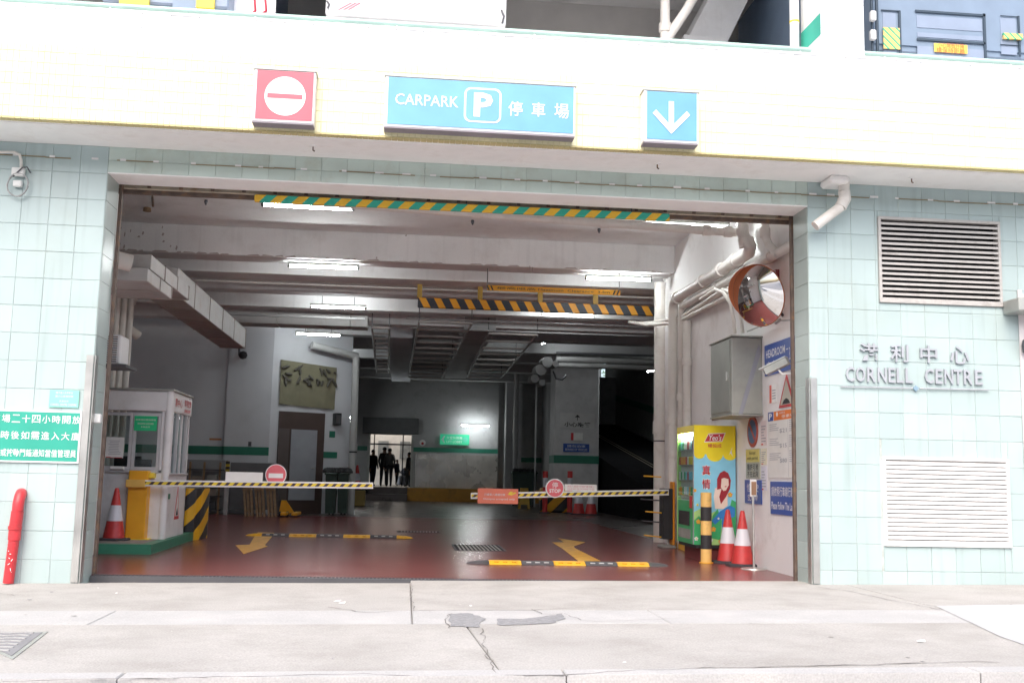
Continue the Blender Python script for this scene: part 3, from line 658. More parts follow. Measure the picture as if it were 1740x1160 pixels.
# far rear wall with doorway
YR = 35.6; dx0, dx1 = at(628, 780, YR).x, at(698, 780, YR).x; dz1 = at(660, 738, YR).z; dk = at(692, 828, YR).z
xr = at(845, 800, YR).x; xl = at(590, 800, YR).x
rr = thing('hall_wall', 'dark far rear wall of the hall with a bright doorway and steel cladding', 'wall', (1, YR, 0))
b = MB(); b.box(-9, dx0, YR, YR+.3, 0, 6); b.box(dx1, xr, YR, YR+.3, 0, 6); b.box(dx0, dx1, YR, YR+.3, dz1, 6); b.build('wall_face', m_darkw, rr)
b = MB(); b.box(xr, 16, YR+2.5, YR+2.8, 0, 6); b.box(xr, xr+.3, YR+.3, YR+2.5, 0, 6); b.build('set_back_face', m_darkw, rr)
sz0, sz1 = at(770, 768.5, YR).z, at(770, 761, YR).z
b = MB(); b.box(at(606, 780, YR).x, dx0-.12, YR-.012, YR, sz0, sz1); b.box(dx1+.1, xr, YR-.012, YR, sz0, sz1); b.build('green_stripe', m_green, rr)
b = MB(); zz0, zz1 = at(850, 784, YR+2.5).z, at(850, 776, YR+2.5).z; b.box(xr+.01, 12, YR+2.49, YR+2.5, zz0, zz1); b.build('green_stripe', m_green, rr)
m_clad = M('scuffed_steel_cladding', (.42, .40, .37), rough=.28, metal=.6, var=.2, scale=1.2, dirt=(.12, .11, .10), dirtamt=.8, dscale=1.6, rvar=.12, bump=.5, bscale=3)
cz0, cz1 = dk+.02, at(770, 772, YR).z
for (a, c) in ((705, 731), (731.6, 790), (790.5, 845)): b = MB(); b.bbox(at(a, 800, YR).x, at(c, 800, YR).x, YR-.02, YR-.002, cz0, cz1, .006); b.build('steel_panel', m_clad, rr)
b = MB(); b.box(dx0-.35, dx1+.30, YR-.3, YR-.01, dz1+.05, at(660, 710, YR).z); b.build('shutter_box', M('shutter_box_grey', (.13, .135, .14)), rr)
b = MB(); b.box(dx0-.1, dx0, YR-.05, YR+.3, dk, dz1); b.box(dx1, dx1+.1, YR-.05, YR+.3, dk, dz1); b.build('door_jamb', m_galv, rr)
ld = thing('loading_dock', 'raised loading platform with a mustard yellow front edge at the far end', 'platform', (2, 34.9, 0))
b = MB(); b.box(at(692, 840, 34.8).x, 8, 34.8, YR, 0, dk); b.build('platform_block', M('mustard_paint', (.45, .22, .03), rough=.6, dirt=(.12, .07, .03), dirtamt=.6, dscale=2), ld)
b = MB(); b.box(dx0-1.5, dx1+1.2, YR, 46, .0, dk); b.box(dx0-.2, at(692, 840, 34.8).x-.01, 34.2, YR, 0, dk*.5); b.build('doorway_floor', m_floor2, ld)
# outside beyond the doorway: pale far building with window bars
ob = thing('far_building', 'pale sunlit building seen through the far doorway', 'building', (0, 60, 0))
b = MB(); b.box(-12, 12, 62, 62.5, -.5, 9); b.build('facade', M('pale_facade', (.82, .78, .70)), ob)
for x in (-3.4, -1.9, -.4, 1.1): b = MB(); b.box(x, x+.7, 61.9, 62, 2.2, 3.4); b.build('window', m_galv, ob)
dg_ = thing('doorway_frame', 'dark metal glazing bars across the far bright doorway', 'door frame', (dx0, 41, dk))
for px in (635, 684): x = at(px, 780, 41).x; b = MB(); b.tube([(x, 41, dk), (x, 41, 3.6)], .03, 6); b.build('upright', m_dsteel, dg_)
z = at(660, 754.5, 41).z; b = MB(); b.box(-2.6, 1.2, 40.97, 41.03, z-.035, z+.035); b.build('crossbar', m_dsteel, dg_)
pc = thing('parked_car', 'small silver car outside beyond the far doorway', 'car', (.3, 47, .0))
x0 = at(676, 790, 47).x; 
b = MB(); b.bbox(x0, x0+1.7, 47, 50.8, dk-.1, dk+.5, .12); b.build('car_body', m_alu, pc); b = MB(); b.bbox(x0+.15, x0+1.55, 47.5, 49.9, dk+.45, dk+.95, .2); b.build('cabin', m_dsteel, pc)
for sx in (x0+.15, x0+1.55):
    for yy in (47.7, 50.1): b = MB(); b.tube([(sx-.1, yy, dk), (sx+.1, yy, dk)], .3, 16); b.build('wheel', m_blk, pc)
b = MB(); b.box(-12, 12, 46, 62, .0, dk-.3); b.build('yard', m_pave, kind='structure')
b = MB(); b.box(-5, -4.8, YR+.3, 46, .0, 6); b.box(3.5, 3.7, YR+.3, 46, 0, 6); b.box(-5, 3.7, YR+.3, 44, 3.9, 6); b.build('rear_passage', m_darkw, kind='structure')
# ---------------- pillar with signs
PX0, PX1 = at(941, 800, 24).x, at(1017, 800, 24).x
pl = thing('concrete_pillar', 'square grey pillar with white and blue signs and a green stripe', 'pillar', ((PX0+PX1)/2, 24, 0))
b = MB(); b.bbox(PX0, PX1, 24, 25.2, 0, 5.8, .03); b.build('shaft', M('pillar_paint', (.55, .55, .56), rough=.7, dirt=(.28, .28, .28), dirtamt=.4), pl)
b = MB(); a, c = at(978, 787, 24).z, at(978, 773.5, 24).z; b.box(PX0-.006, PX1+.006, 23.99, 25.21, a, c); b.build('green_stripe', m_green, pl)
gp2 = Fr((0, 23.99, 0)); 
def psign(name, x0, y0, x1, y1, Y, mat, label, cat='sign', d=.02):
    f_, w, h = front(x0, y0, x1, y1, Y); t = thing(name, label, cat, f_.p(w/2, 0)); b = MB(); f_.rect(b, 0, w, 0, h, d, d-.001); b.build('panel', mat, t); return t, f_, w, h
t, f_, w, h = psign('wall_sign', 952, 701, 1010, 728, 23.96, M('sign_pale', (.62, .62, .62)), 'white sign with up arrow and four black characters on the pillar')
text('小心喉管', f_, w*.12, w*.88, h*.08, h*.40, m_blk, t, .024, bold=.02)
b = MB(); f_.poly(b, [(w*.49, h*.52), (w*.51, h*.52), (w*.51, h*.75), (w*.56, h*.70), (w*.56, h*.77), (w*.50, h*.90), (w*.44, h*.77), (w*.44, h*.70), (w*.49, h*.75)], .024, .002); b.build('arrow', m_blk, t)
t, f_, w, h = psign('wall_sign', 957, 753, 1001, 768, 23.96, m_blue, 'small dark blue sign with two lines of text on the pillar')
text('請勿泊車', f_, w*.15, w*.85, h*.55, h*.85, m_paper, t, .024); text('BEWARE OF VEHICLES', f_, w*.08, w*.92, h*.15, h*.42, m_paper, t, .024)
t, f_, w, h = psign('wall_notice', 970, 735, 990, 748, 23.96, m_paper, 'small notice with a red left strip on the pillar', 'notice'); b = MB(); f_.rect(b, 0, w*.22, 0, h, .023, .002); b.build('red_strip', m_red, t)
# hazard guard at the pillar foot
gd = thing('pillar_guard', 'black and yellow striped guard wrapped around the foot of the grey pillar', 'guard', (PX0, 23, 0))
m_hz = stripes('black_yellow_hazard', (.80, .42, .02), (.03, .03, .03), (1, 0, 1), .62, .5)
a, c = at(918, 870, 23.4).x, at(966, 870, 23.4).x; b = MB(); b.bbox(a, c, 23.35, 23.9, 0, at(940, 829, 23.4).z, .06); b.build('guard_block', stripes('hz_pillar', (.78, .38, .02), (.03, .03, .03), (1, 0, -1), .75, .5), gd)
# dark structure behind and left of the pillar
swall('rear_piers', (at(858, 800, 33).x, at(885, 800, 33).x, 33, 33.6, 0, 5.8), (at(905, 800, 30).x, PX0, 29, 29.5, 0, 5.8), mat=m_darkw)
pipe_thing('drain_pipe', 'dark upright drain pipe against the far piers left of the pillar', [[(at(877, 700, 31).x, 31, 0), (at(877, 700, 31).x, 31, 5.6)]], m_pipeg, .1, [((at(877, 700, 31).x, 31, 3), (0, 0, 1))])
# ---------------- ramp at the right
RX0, RX1, RY, RS = PX1+.15, 10.0, 10.8, .137
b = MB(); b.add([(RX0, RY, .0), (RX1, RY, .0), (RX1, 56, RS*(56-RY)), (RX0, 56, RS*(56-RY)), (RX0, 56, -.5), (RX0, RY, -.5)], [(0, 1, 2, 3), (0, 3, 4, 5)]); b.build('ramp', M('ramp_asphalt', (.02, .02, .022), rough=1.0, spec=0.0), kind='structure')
rpw = thing('ramp_wall', 'dark wall rising beside the ramp with a sloping green stripe', 'wall', (RX1, 30, 0))
oy0, oy1 = atx(1028, 650, RX1).y, atx(1012, 650, RX1).y; oz0, oz1 = atx(1022, 676, RX1).z, atx(1022, 615, RX1).z
b = MB(); b.box(RX1, RX1+.3, 4, oy0, -.2, 12.3); b.box(RX1, RX1+.3, oy1, 58, -.2, 12.3); b.box(RX1, RX1+.3, oy0, oy1, -.2, oz0); b.box(RX1, RX1+.3, oy0, oy1, oz1, 12.3); b.build('wall_face', M('ramp_wall_paint', (.34, .35, .34), rough=.9, spec=.1), rpw)
b = MB(); k0 = 1.15; k1 = 1.42; b.add([(RX1-.01, 14, RS*(14-RY)+k0), (RX1-.01, 55, RS*(55-RY)+k0), (RX1-.01, 55, RS*(55-RY)+k1), (RX1-.01, 14, RS*(14-RY)+k1)], [(0, 3, 2, 1)]); b.build('green_stripe', m_green, rpw)
for k, xx in enumerate((8.0, 8.15)):
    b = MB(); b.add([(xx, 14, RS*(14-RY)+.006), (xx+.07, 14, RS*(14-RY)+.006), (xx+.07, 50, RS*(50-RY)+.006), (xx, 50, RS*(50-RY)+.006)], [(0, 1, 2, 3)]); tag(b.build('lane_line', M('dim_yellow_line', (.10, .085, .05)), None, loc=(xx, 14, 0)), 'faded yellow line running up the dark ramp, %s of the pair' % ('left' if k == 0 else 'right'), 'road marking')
# ---- closing walls of the hall and the ramp well
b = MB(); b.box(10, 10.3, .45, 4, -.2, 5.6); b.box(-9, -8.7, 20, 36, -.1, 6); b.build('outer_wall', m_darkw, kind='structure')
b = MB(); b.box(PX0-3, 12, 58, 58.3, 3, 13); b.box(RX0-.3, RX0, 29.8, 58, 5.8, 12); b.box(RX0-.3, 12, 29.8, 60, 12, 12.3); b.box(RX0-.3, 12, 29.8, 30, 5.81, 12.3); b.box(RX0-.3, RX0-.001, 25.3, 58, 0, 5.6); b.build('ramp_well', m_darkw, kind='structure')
tx, ty, tz = RX1+3.2, (oy0+oy1)/2+11.5, (oz0+oz1)/2+1.2
tr = thing('leafy_tree', 'bright green tree seen through the narrow gap at the top of the ramp', 'tree', (tx, ty, 0))
b = MB(); b.tube([(tx+.4, ty, -.8), (tx+.2, ty, 3), (tx, ty, tz+1)], [.22, .18, .08], 8); b.build('trunk', m_wood, tr)
b = MB(); rg = random.Random(3)
for i in range(1000):
    c = Vector((tx+rg.gauss(0, 1.3), ty+rg.gauss(0, 2.2), tz-1.2+rg.gauss(0, 2.0))); a = Vector((rg.uniform(-1, 1), rg.uniform(-1, 1), rg.uniform(-.6, .6))).normalized()*.13; q = a.orthogonal().normalized()*.07
    b.add([c-a, c+q, c+a, c-q], [(0, 1, 2, 3)])
b.build('crown', M('leaf_green', (.13, .28, .04), rough=.6, var=.4, scale=2), tr, kind='stuff')

# ================================================================== SHUTTER AND OPENING HEAD
sh = thing('roller_shutter', 'rolled up rusty brown roller shutter with its bottom rail across the head of the entrance', 'shutter', (.6, .6, 4.4))
zb = at(300, 333, .65).z; zrail = at(300, 320, .57).z
b = MB(); b.box(XL-.1, XR+.1, .62, .68, zb, 4.9); b.build('shutter_curtain', m_rust, sh)
b = MB(); b.bbox(XL-.05, XR+.05, .56, .60, zrail-.035, zrail+.03, .01); b.build('bottom_rail', M('shutter_rail', (.42, .36, .28), rough=.5, metal=.3, var=.25, scale=5, dirt=(.22, .11, .05), dirtamt=.8, dscale=6), sh)
b = MB(); b.tube([(XL-.02, .585, zrail+.065), (XR+.02, .585, zrail+.065)], .022, 10); b.build('shutter_tube', m_rust, sh)
for k in range(22):
    x = XL+.3+k*.36; b = MB(); b.bbox(x-.02, x+.02, .542, .563, zrail-.02, zrail+.018, .004); b.build('bolt_plate', m_rust, sh)
for (x, s_) in ((XL, 1), (XR, -1)):
    b = MB(); b.box(x-.02*s_, x+.012*s_, .50, .56, 0, 4.5); b.build('guide_channel', m_rust, sh)
# clearance bar, green and yellow
f_, w, h = front(433, 331, 1137, 376, .50); hx0, hx1 = f_.O.x, f_.O.x+w; hz = at(785, 353, .5).z; tt = .078
hb = thing('height_bar', 'green and yellow striped height bar hanging under the shutter at the entrance', 'height bar', (0, .5, hz))
b = MB(); b.bbox(hx0, hx1, .47, .53, hz-.045, hz+.04, .008); b.build('bar', stripes('green_yellow_hazard', (.80, .48, .04), (.03, .40, .30), (1, 0, -1), .248, .5), hb)
for px in (793, 1073): x = at(px, 330, .5).x; b = MB(); b.tube([(x, .5, hz+.03), (x, .5, ZT+.0)], .009, 6); b.build('hanger', m_dsteel, hb)

# ================================================================== LIGHT BOX SIGNS
m_sred = M('sign_red', (.56, .10, .14), rough=.35); m_sblue = M('sign_sky_blue', (.13, .36, .56), rough=.35); m_sframe = M('sign_frame', (.74, .72, .76), rough=.4); m_sbot = M('sign_underside', (.26, .24, .27), rough=.6)
def lightbox(x0, y0, x1, y1, label, mat):
    Yb = YF-.16; a = at(x0, y0, Yb); c = at(x1, y1, Yb); f_ = Fr((a.x, Yb, c.z)); w, h = c.x-a.x, a.z-c.z
    t = thing('light_box_sign', label, 'sign', f_.p(w/2, 0))
    b = MB(); b.bbox(a.x, c.x, Yb, YF+.0, c.z, a.z, .008); b.build('box', m_sframe, t)
    b = MB(); b.box(a.x+.004, c.x-.004, Yb+.004, YF, c.z-.012, c.z-.001); b.build('underside', m_sbot, t)
    b = MB(); b.box(a.x-.01, c.x+.01, Yb-.006, YF, a.z, a.z+.012); b.build('top_cap', m_galv, t)
    m = .035; b = MB(); f_.rect(b, m, w-m*.6, m*.8, h-m*.3, .006, .005); b.build('face', mat, t)
    return t, f_, w, h
t, f_, w, h = lightbox(432, 117, 533, 211, 'red lightbox sign with white no entry disc on the yellow band', m_sred)
b = MB(); f_.disc(b, w*.52, h*.50, h*.375, .010, .003, k=40); b.build('white_disc', m_white, t); b = MB(); f_.rect(b, w*.235, w*.80, h*.455, h*.54, .014, .003); b.build('red_bar', m_sred, t)
t, f_, w, h = lightbox(655, 129, 977, 232, 'long blue lightbox reading CARPARK with a large P and Chinese characters', m_sblue)
text('CARPARK', f_, w*.055, w*.383, h*.44, h*.66, m_white, t, .010, bold=.004)
text('停', f_, w*.645, w*.72, h*.34, h*.63, m_white, t, .010, bold=.006); text('車', f_, w*.768, w*.84, h*.35, h*.63, m_white, t, .010, bold=.006); text('場', f_, w*.888, w*.965, h*.34, h*.64, m_white, t, .010, bold=.006)
def rrect(f_, mb, u0, u1, v0, v1, r, n, d, mi=0):
    P = []
    for cx, cy, q in ((u1-r, v0+r, -90), (u1-r, v1-r, 0), (u0+r, v1-r, 90), (u0+r, v0+r, 180)):
        for k in range(7): a = math.radians(q+k*15); P.append((cx+r*math.cos(a), cy+r*math.sin(a)))
    f_.poly(mb, P, n, d, mi)
b = MB(); rrect(f_, b, w*.413, w*.607, h*.17, h*.86, .07, .010, .003); b.build('emblem_border', m_white, t); b = MB(); rrect(f_, b, w*.423, w*.597, h*.205, h*.825, .055, .0135, .002); b.build('emblem_field', m_sblue, t)
text('P', f_, w*.463, w*.563, h*.28, h*.76, m_white, t, .017, bold=.035)
t, f_, w, h = lightbox(1094, 153, 1187, 245, 'square blue lightbox sign with a white down arrow', m_sblue)
cx, cy = w*.50, h*.19; q = w*.075
b = MB(); f_.rect(b, cx-q*.62, cx+q*.62, cy+q, h*.80, .010, .003); b.build('arrow_shaft', m_white, t)
b = MB(); L_ = w*.34; f_.poly(b, [(cx, cy-q*.3), (cx+L_, cy+L_), (cx+L_-q*.8, cy+L_+q*.9), (cx, cy+q*1.5)], .0125, .003); f_.poly(b, [(cx, cy-q*.3), (cx-L_, cy+L_), (cx-L_+q*.8, cy+L_+q*.9), (cx, cy+q*1.5)], .0127, .003); b.build('arrow_head', m_white, t)

# ================================================================== LOUVRES
def louvre(V, n, label, mat, pitch_in, lip=.016):
    x0, x1, z0, z1 = V; t = thing('ventilation_louvre', label, 'louvre', ((x0+x1)/2, 0, z0))
    fw = .035; 
    b = MB(); b.box(x0, x1, .08, .34, z0, z1); b.build('dark_backing', m_black, t)
    b = MB(); b.bbox(x0, x1, -.035, .08, z1-fw, z1, .004); b.bbox(x0, x1, -.035, .08, z0, z0+fw, .004); b.bbox(x0, x0+fw, -.034, .08, z0+fw, z1-fw, .004); b.bbox(x1-fw, x1, -.034, .08, z0+fw, z1-fw, .004); b.build('frame', mat, t)
    p = (z1-z0-2*fw)/n
    mb = MB(); xa, xb = x0+fw, x1-fw; c = p*pitch_in
    mb.add([(xa, -.02, 0), (xb, -.02, 0), (xb, .06, c), (xa, .06, c), (xa, -.02, -.012), (xb, -.02, -.012), (xb, .06, c-.01), (xa, .06, c-.01), (xa, -.028, -lip), (xb, -.028, -lip), (xa, -.028, .006), (xb, -.028, .006)], [(0, 1, 2, 3), (4, 7, 6, 5), (8, 9, 11, 10), (8, 4, 5, 9), (10, 11, 1, 0), (0, 3, 7, 4), (1, 5, 6, 2)])
    first = mb.build('louvre_blade', mat, t); first.location = (0, 0, 0)
    base = Vector(t['_o']); 
    # mesh was built around z=0 in world space: shift it to the first slot
    for v in first.data.vertices: v.co.z += base.z
    for k in range(n):
        o = first if k == 0 else first.copy()
        if k: COL.objects.link(o); o.parent = t
        o.location = (random.uniform(-.001, .001), random.uniform(-.003, .003), z0+fw+lip*.8+p*(k+.02)-base.z); o.rotation_euler = (random.uniform(-.02, .02), random.uniform(-.001, .001), 0)
    if n > 16:
        for px in (1602,): x = at(px, 850, 0).x; b = MB(); b.box(x-.012, x+.012, .062, .08, z0+fw, z1-fw); b.build('mullion', mat, t)
louvre(V1, 16, 'upper grimy grey louvre vent above the metal building name', M('louvre_grimy', (.52, .50, .48), rough=.5, metal=.2, var=.12, scale=5, dirt=(.22, .19, .17), dirtamt=.6, dscale=5), .55, .022)
louvre(V2, 19, 'lower clean white louvre vent near the pavement', M('louvre_white', (.80, .79, .78), rough=.45), .9, .030)

# ================================================================== BUILDING NAME
bn = thing('building_name', 'raised metal letters reading CORNELL CENTRE below four Chinese characters on the tiled wall', 'lettering', (at(1550, 640, 0).x, 0, 3))
m_let = M('pale_metal_letters', (.46, .48, .52), rough=.4, metal=.3)
def raised(chars, spans, y0f, y1f, body_bold):
    for ch, (x0, x1) in zip(chars, spans):
        y0, y1 = y0f(x0), y1f(x0); a = at(x0, y1, 0); c = at(x1, y0, 0)
        text(ch, Fr((0, 0, 0)), a.x, c.x, a.z, at(x0, y0, 0).z, m_let, bn, .036, .022, bold=body_bold, name='letter')
raised('港利中心', ((1460, 1491), (1512, 1541), (1562, 1590), (1613, 1644)), lambda x: 583+(x-1460)*.033, lambda x: 613+(x-1460)*.033, .012)
cs = [(1436, 1450), (1453, 1468), (1472, 1486), (1490, 1504), (1508, 1519), (1522, 1533), (1537, 1549), (1570, 1584), (1588, 1599), (1603, 1617), (1619, 1632), (1636, 1650), (1655, 1667)]
raised('CORNELLCENTRE', cs, lambda x: 623+(x-1436)*.026, lambda x: 648+(x-1436)*.026, .012)
for (xa, xb) in ((1427, 1549), (1560, 1678)):
    a = at(xa, 657+(xa-1427)*.022, 0); c = at(xb, 657+(xb-1427)*.022, 0); b = MB(); b.tube([(a.x, -.03, a.z), (c.x, -.03, c.z)], .008, 8); b.build('underline_rod', m_let, bn)
p = at(1554, 660, 0); b = MB(); f0 = Fr((p.x, 0, p.z)); f0.poly(b, [(-.035, 0), (0, -.035), (.035, 0), (0, .035)], .04, .02); b.build('diamond', M('diamond_blue', (.35, .5, .62), rough=.3, metal=.5), bn)

# ================================================================== LEFT WALL THINGS
m_teal = M('notice_green', (.035, .36, .27), rough=.4)
f_, w, h = front(-60, 691, 141, 788, 0)
f_ = Fr((at(-60, 740, 0).x, 0, at(135, 787, 0).z)); w = at(138, 740, 0).x-f_.O.x; h = at(141, 699, 0).z-f_.O.z
nb = thing('notice_board', 'large green notice with three rows of white Chinese characters on the left tiled wall', 'notice', f_.p(w/2, 0))
b = MB(); f_.rect(b, 0, w, 0, h, .030, .018); b.build('white_border', m_white, nb); b = MB(); f_.rect(b, .012, w-.018, .018, h-.018, .033, .004); b.build('green_panel', m_teal, nb)
def chars(s, fr, xs, w_, v0, v1, mat, par, n=.036, bold=.006):
    for c_, x in zip(s, xs): text(c_, fr, x, x+w_, v0, v1, mat, par, n, bold=bold, name='character')
U = lambda px, py: (at(px, py, 0).x-f_.O.x, at(px, py, 0).z-f_.O.z)
cw = .085
chars('停車場二十四小時開放', f_, [U(5+17.1*(k-2), 715)[0] for k in range(10)], cw, U(70, 718)[1]-.005, U(70, 706)[1]+.005, m_white, nb)
chars('十二時後如需進入大廈', f_, [U(3+17.1*(k-2), 745)[0] for k in range(10)], cw, U(70, 746)[1]-.005, U(70, 734)[1]+.005, m_white, nb)
text('請致電或按動門鐘通知當值管理員', f_, U(-30, 770)[0], U(131, 770)[0], U(70, 776)[1], U(70, 763)[1], m_white, nb, .036, bold=.006)
f2, w, h = front(86, 662, 134, 693, 0)
t = thing('notice_board', 'small pale green notice above the right end of the large green notice', 'notice', f2.p(w/2, 0)); b = MB(); f2.rect(b, 0, w, 0, h, .022, .008); b.build('panel', M('notice_light_green', (.25, .62, .50), rough=.4), t)
for k, (s_, a_, c_) in enumerate((('閣下進入本停車場', .22, .78), ('請小心保管財物', .2, .8), ('多謝合作', .34, .66), ('CORNELL CENTRE CARPARK', .06, .94))): text(s_, f2, w*a_, w*c_, h*(.78-.2*k-(.08 if k > 1 else 0)), h*(.9-.2*k-(.08 if k > 1 else 0)), m_white, t, .024)
# red stand pipe
P = lambda x, y, Y: at(x, y, Y)
rp = thing('fire_inlet_pipe', 'bright red pipe bending out of the tiled wall by the pavement', 'pipe', at(12, 992, -.06))
a = P(14, 990, -.10); e = P(30, 868, -.10); tp = P(33, 846, -.09)
b = MB(); b.tube([a, P(24, 915, -.10)], .054, 18); b.build('lower_pipe', m_red, rp)
b = MB(); b.tube([P(24, 917, -.10), P(26, 895, -.10), e], .062, 18); b.build('coupling', m_red, rp)
b = MB(); b.tube([e, P(31, 856, -.10), P(34, 843, -.08), P(36, 838, -.03), P(37, 838, .02)], .057, 18); b.build('elbow', m_red, rp)
b = MB(); b.tube([P(25.2, 899, -.10), P(25.8, 893, -.10)], .068, 18); b.build('ring', m_red, rp)
for k in range(7):
    q = P(16+random.uniform(-4, 4), 935+k*6, -.165); b = MB(); b.tube([q, q+Vector((random.uniform(-.02, .02), 0, random.uniform(-.03, .03)))], .004, 5); b.build('paint_chip', m_white, rp)
# electric box with cable at upper left
eb = thing('junction_box', 'pair of small white electrical boxes with coiled grey cable on the upper left tiled wall', 'electrical box', at(34, 300, 0))
for (x0, y0, x1, y1) in ((24, 287, 44, 302), (26, 309, 40, 320)):
    a = at(x0, y0, 0); c = at(x1, y1, 0); b = MB(); b.bbox(a.x, c.x, -.08, -.014, c.z, a.z, .01); b.build('box', m_paper, eb)
b = MB(); b.tube([at(-40, 258, -.05), at(25, 259, -.05), at(33, 263, -.05), at(36, 272, -.05), at(36, 290, -.05)], .016, 10); b.build('conduit', m_pipe, eb)
c = at(30, 314, -.07); pts = [c+Vector((.11*math.cos(q*.5)*(1+.05*math.sin(q)), -.01*math.sin(q*1.7), .13*math.sin(q*.5))) for q in range(26)]
b = MB(); b.tube(pts, .008, 6); b.build('cable_coil', m_pipeg, eb)
b = MB(); b.tube([at(22, 300, -.06), at(38, 285, -.1), at(46, 284, -.06), at(52, 294, -.05)], .008, 6); b.build('loose_cable', m_dsteel, eb)
# sensor box by the jamb
q = at(166, 711, .2); t = thing('sensor_box', 'tiny cream sensor box on the left reveal of the entrance', 'sensor', q); b = MB(); b.bbox(XA-.02, XA+.07, .12, .20, q.z-.05, q.z+.05, .01); b.build('box', m_paper, t)
# bent outlet pipe below the soffit at right
op = thing('drain_pipe', 'cream bent outlet pipe from the canopy soffit above the right tiled wall', 'pipe', at(1433, 290, -.3))
Yp = -.22; pts = [at(1434, 288, Yp), at(1434, 325, Yp), at(1436, 338, Yp), at(1428, 352, Yp), at(1385, 384, Yp)]; pts[0].z = ZS
b = MB(); b.tube(pts[:2], .063, 16); b.build('upper_pipe', m_pipe, op); b = MB(); b.tube(pts[1:4], .07, 16); b.build('elbow', m_pipe, op); b = MB(); b.tube(pts[3:], .060, 16); b.build('lower_pipe', m_pipe, op)
b = MB(); b.tube([at(1434, 336, Yp), at(1434.5, 341, Yp)], .075, 16); b.build('collar', m_pipe, op)
b = MB(); b.bbox(pts[0].x-.22, pts[0].x+.02, -.35, -.02, ZS-.09, ZS, .03); b.build('plaster_patch', m_soffit, op)
# edge of side doorway at far right
sd_ = thing('door_hood', 'grey canopy end and pale door frame cut by the right edge of the photo', 'door hood', (8, -.1, 3))
a = at(1712, 510, -.12); b = MB(); b.bbox(a.x, a.x+1.6, -.35, -.014, at(1712, 532, -.12).z, at(1712, 510, -.12).z, .01); b.build('hood', m_galv, sd_)
a = at(1729, 540, 0); b = MB(); b.box(a.x, a.x+.05, -.03, -.013, -.0, 3.5); b.box(a.x+.05, a.x+1.2, -.025, -.013, .05, 3.45); b.build('frame', M('pink_white_frame', (.75, .70, .70)), sd_)
q = at(1737, 588, -.05); b = MB(); b.lathe([(.0, -.09), (.05, -.08), (.06, 0), (.05, .06), (.02, .09), (0, .09)], (q.x+.03, -.10, q.z), 14); b.build('bulkhead_lamp', m_dsteel, sd_)

# ================================================================== BOOTH AND PLATFORM
kb = thing('booth_platform', 'low raised platform with a green painted kerb under the ticket booth', 'platform', (-4, 4, 0))
KX = -3.40; b = MB(); KP = [(-7, 3.33), (KX-.02, 3.33), (KX-.07, 6.5), (-7, 6.5)]
b.prism([(x, y, .135) for x, y in KP], (0, 0, 1), .134); b.build('green_kerb', m_greenk, kb)
b = MB(); b.prism([(x, y, .14) for x, y in ((-7, 3.48), (KX-.17, 3.48), (KX-.22, 6.4), (-7, 6.4))], (0, 0, 1), .004); b.build('platform_top', M('platform_grey', (.30, .27, .25), rough=.7, dirt=(.15, .1, .1), dirtamt=.5, dscale=5), kb)
bo = thing('ticket_booth', 'white attendant booth with sliding windows and red lettering on a green kerb', 'booth', (-4.2, 4.4, .14))
bx0, bx1, by0, by1 = -5.1, -3.50, 4.42, 5.82; zb0, zsill, zhead, ztp = .14, at(200, 797, by0).z, at(200, 700, by0).z, at(230, 661, by0).z
m_bw = M('booth_white', (.80, .80, .81), rough=.45, var=.04, dirt=(.5, .46, .42), dirtamt=.35, dscale=4)
cr = .06
b = MB(); b.bbox(bx0, bx1-.0, by0+.0, by0+.05, zb0, zsill-.04, .006); b.build('front_panel', m_bw, bo)
b = MB(); b.bbox(bx1-.05, bx1, by0+.051, by1, zb0, at(290, 805, by0).z, .006); b.build('side_panel', m_bw, bo)
b = MB(); b.box(bx0, bx1, by1-.05, by1, zb0, 1.0); b.box(bx0, bx0+.05, by0+.05, by1-.05, zb0, ztp-.06); b.build('back_panel', m_bw, bo)
b = MB(); b.bbox(bx0, bx1-cr, by0-.01, by0+.06, zhead+.03, ztp-.02, .01); b.build('front_fascia', m_bw, bo)
b = MB(); b.bbox(bx1-.05, bx1+.01, by0+cr, by1+.03, zhead+.03, ztp-.02, .01); b.build('side_fascia', m_bw, bo)
b = MB(); b.tube([(bx1-.045, by0+.045, zb0), (bx1-.045, by0+.045, ztp)], .062, 18); b.build('corner_post', m_bw, bo)
b = MB(); b.bbox(bx0-.02, bx1+.03, by0-.03, by1+.06, ztp-.02, ztp+.015, .008); b.build('roof', m_galv, bo)
# front windows
def wnd(x0, x1, z0, z1, y, name='window', fwid=.045):
    b = MB(); b.box(x0, x1, y, y+.04, z0, z0+fwid); b.box(x0, x1, y, y+.04, z1-fwid, z1); b.box(x0, x0+fwid, y, y+.04, z0+fwid, z1-fwid); b.box(x1-fwid, x1, y, y+.04, z0+fwid, z1-fwid); o = b.build(name, m_alu, bo)
    b = MB(); b.box(x0+fwid, x1-fwid, y+.018, y+.022, z0+fwid, z1-fwid); b.build('pane', m_clear, o); return o
wxa, wxb, wxc, wxd = at(172, 750, by0).x, at(224, 750, by0).x, at(224.6, 750, by0).x, at(272, 750, by0).x
wnd(wxa, wxb, zsill, zhead, by0+.0); wnd(wxc, wxd, zsill, zhead, by0+.01)
b = MB(); b.bbox(wxd+.004, bx1-.10, by0+.0, by0+.05, zsill, zhead+.03, .004); b.build('mullion_post', m_bw, bo)
b = MB(); b.bbox(bx0, wxd, by0-.05, by0+.06, zsill-.045, zsill-.002, .005); b.build('window_sill', m_alu, bo)
b = MB(); b.box(bx0, wxa-.002, by0, by0+.05, zsill, zhead+.03); b.build('front_panel', m_bw, bo)
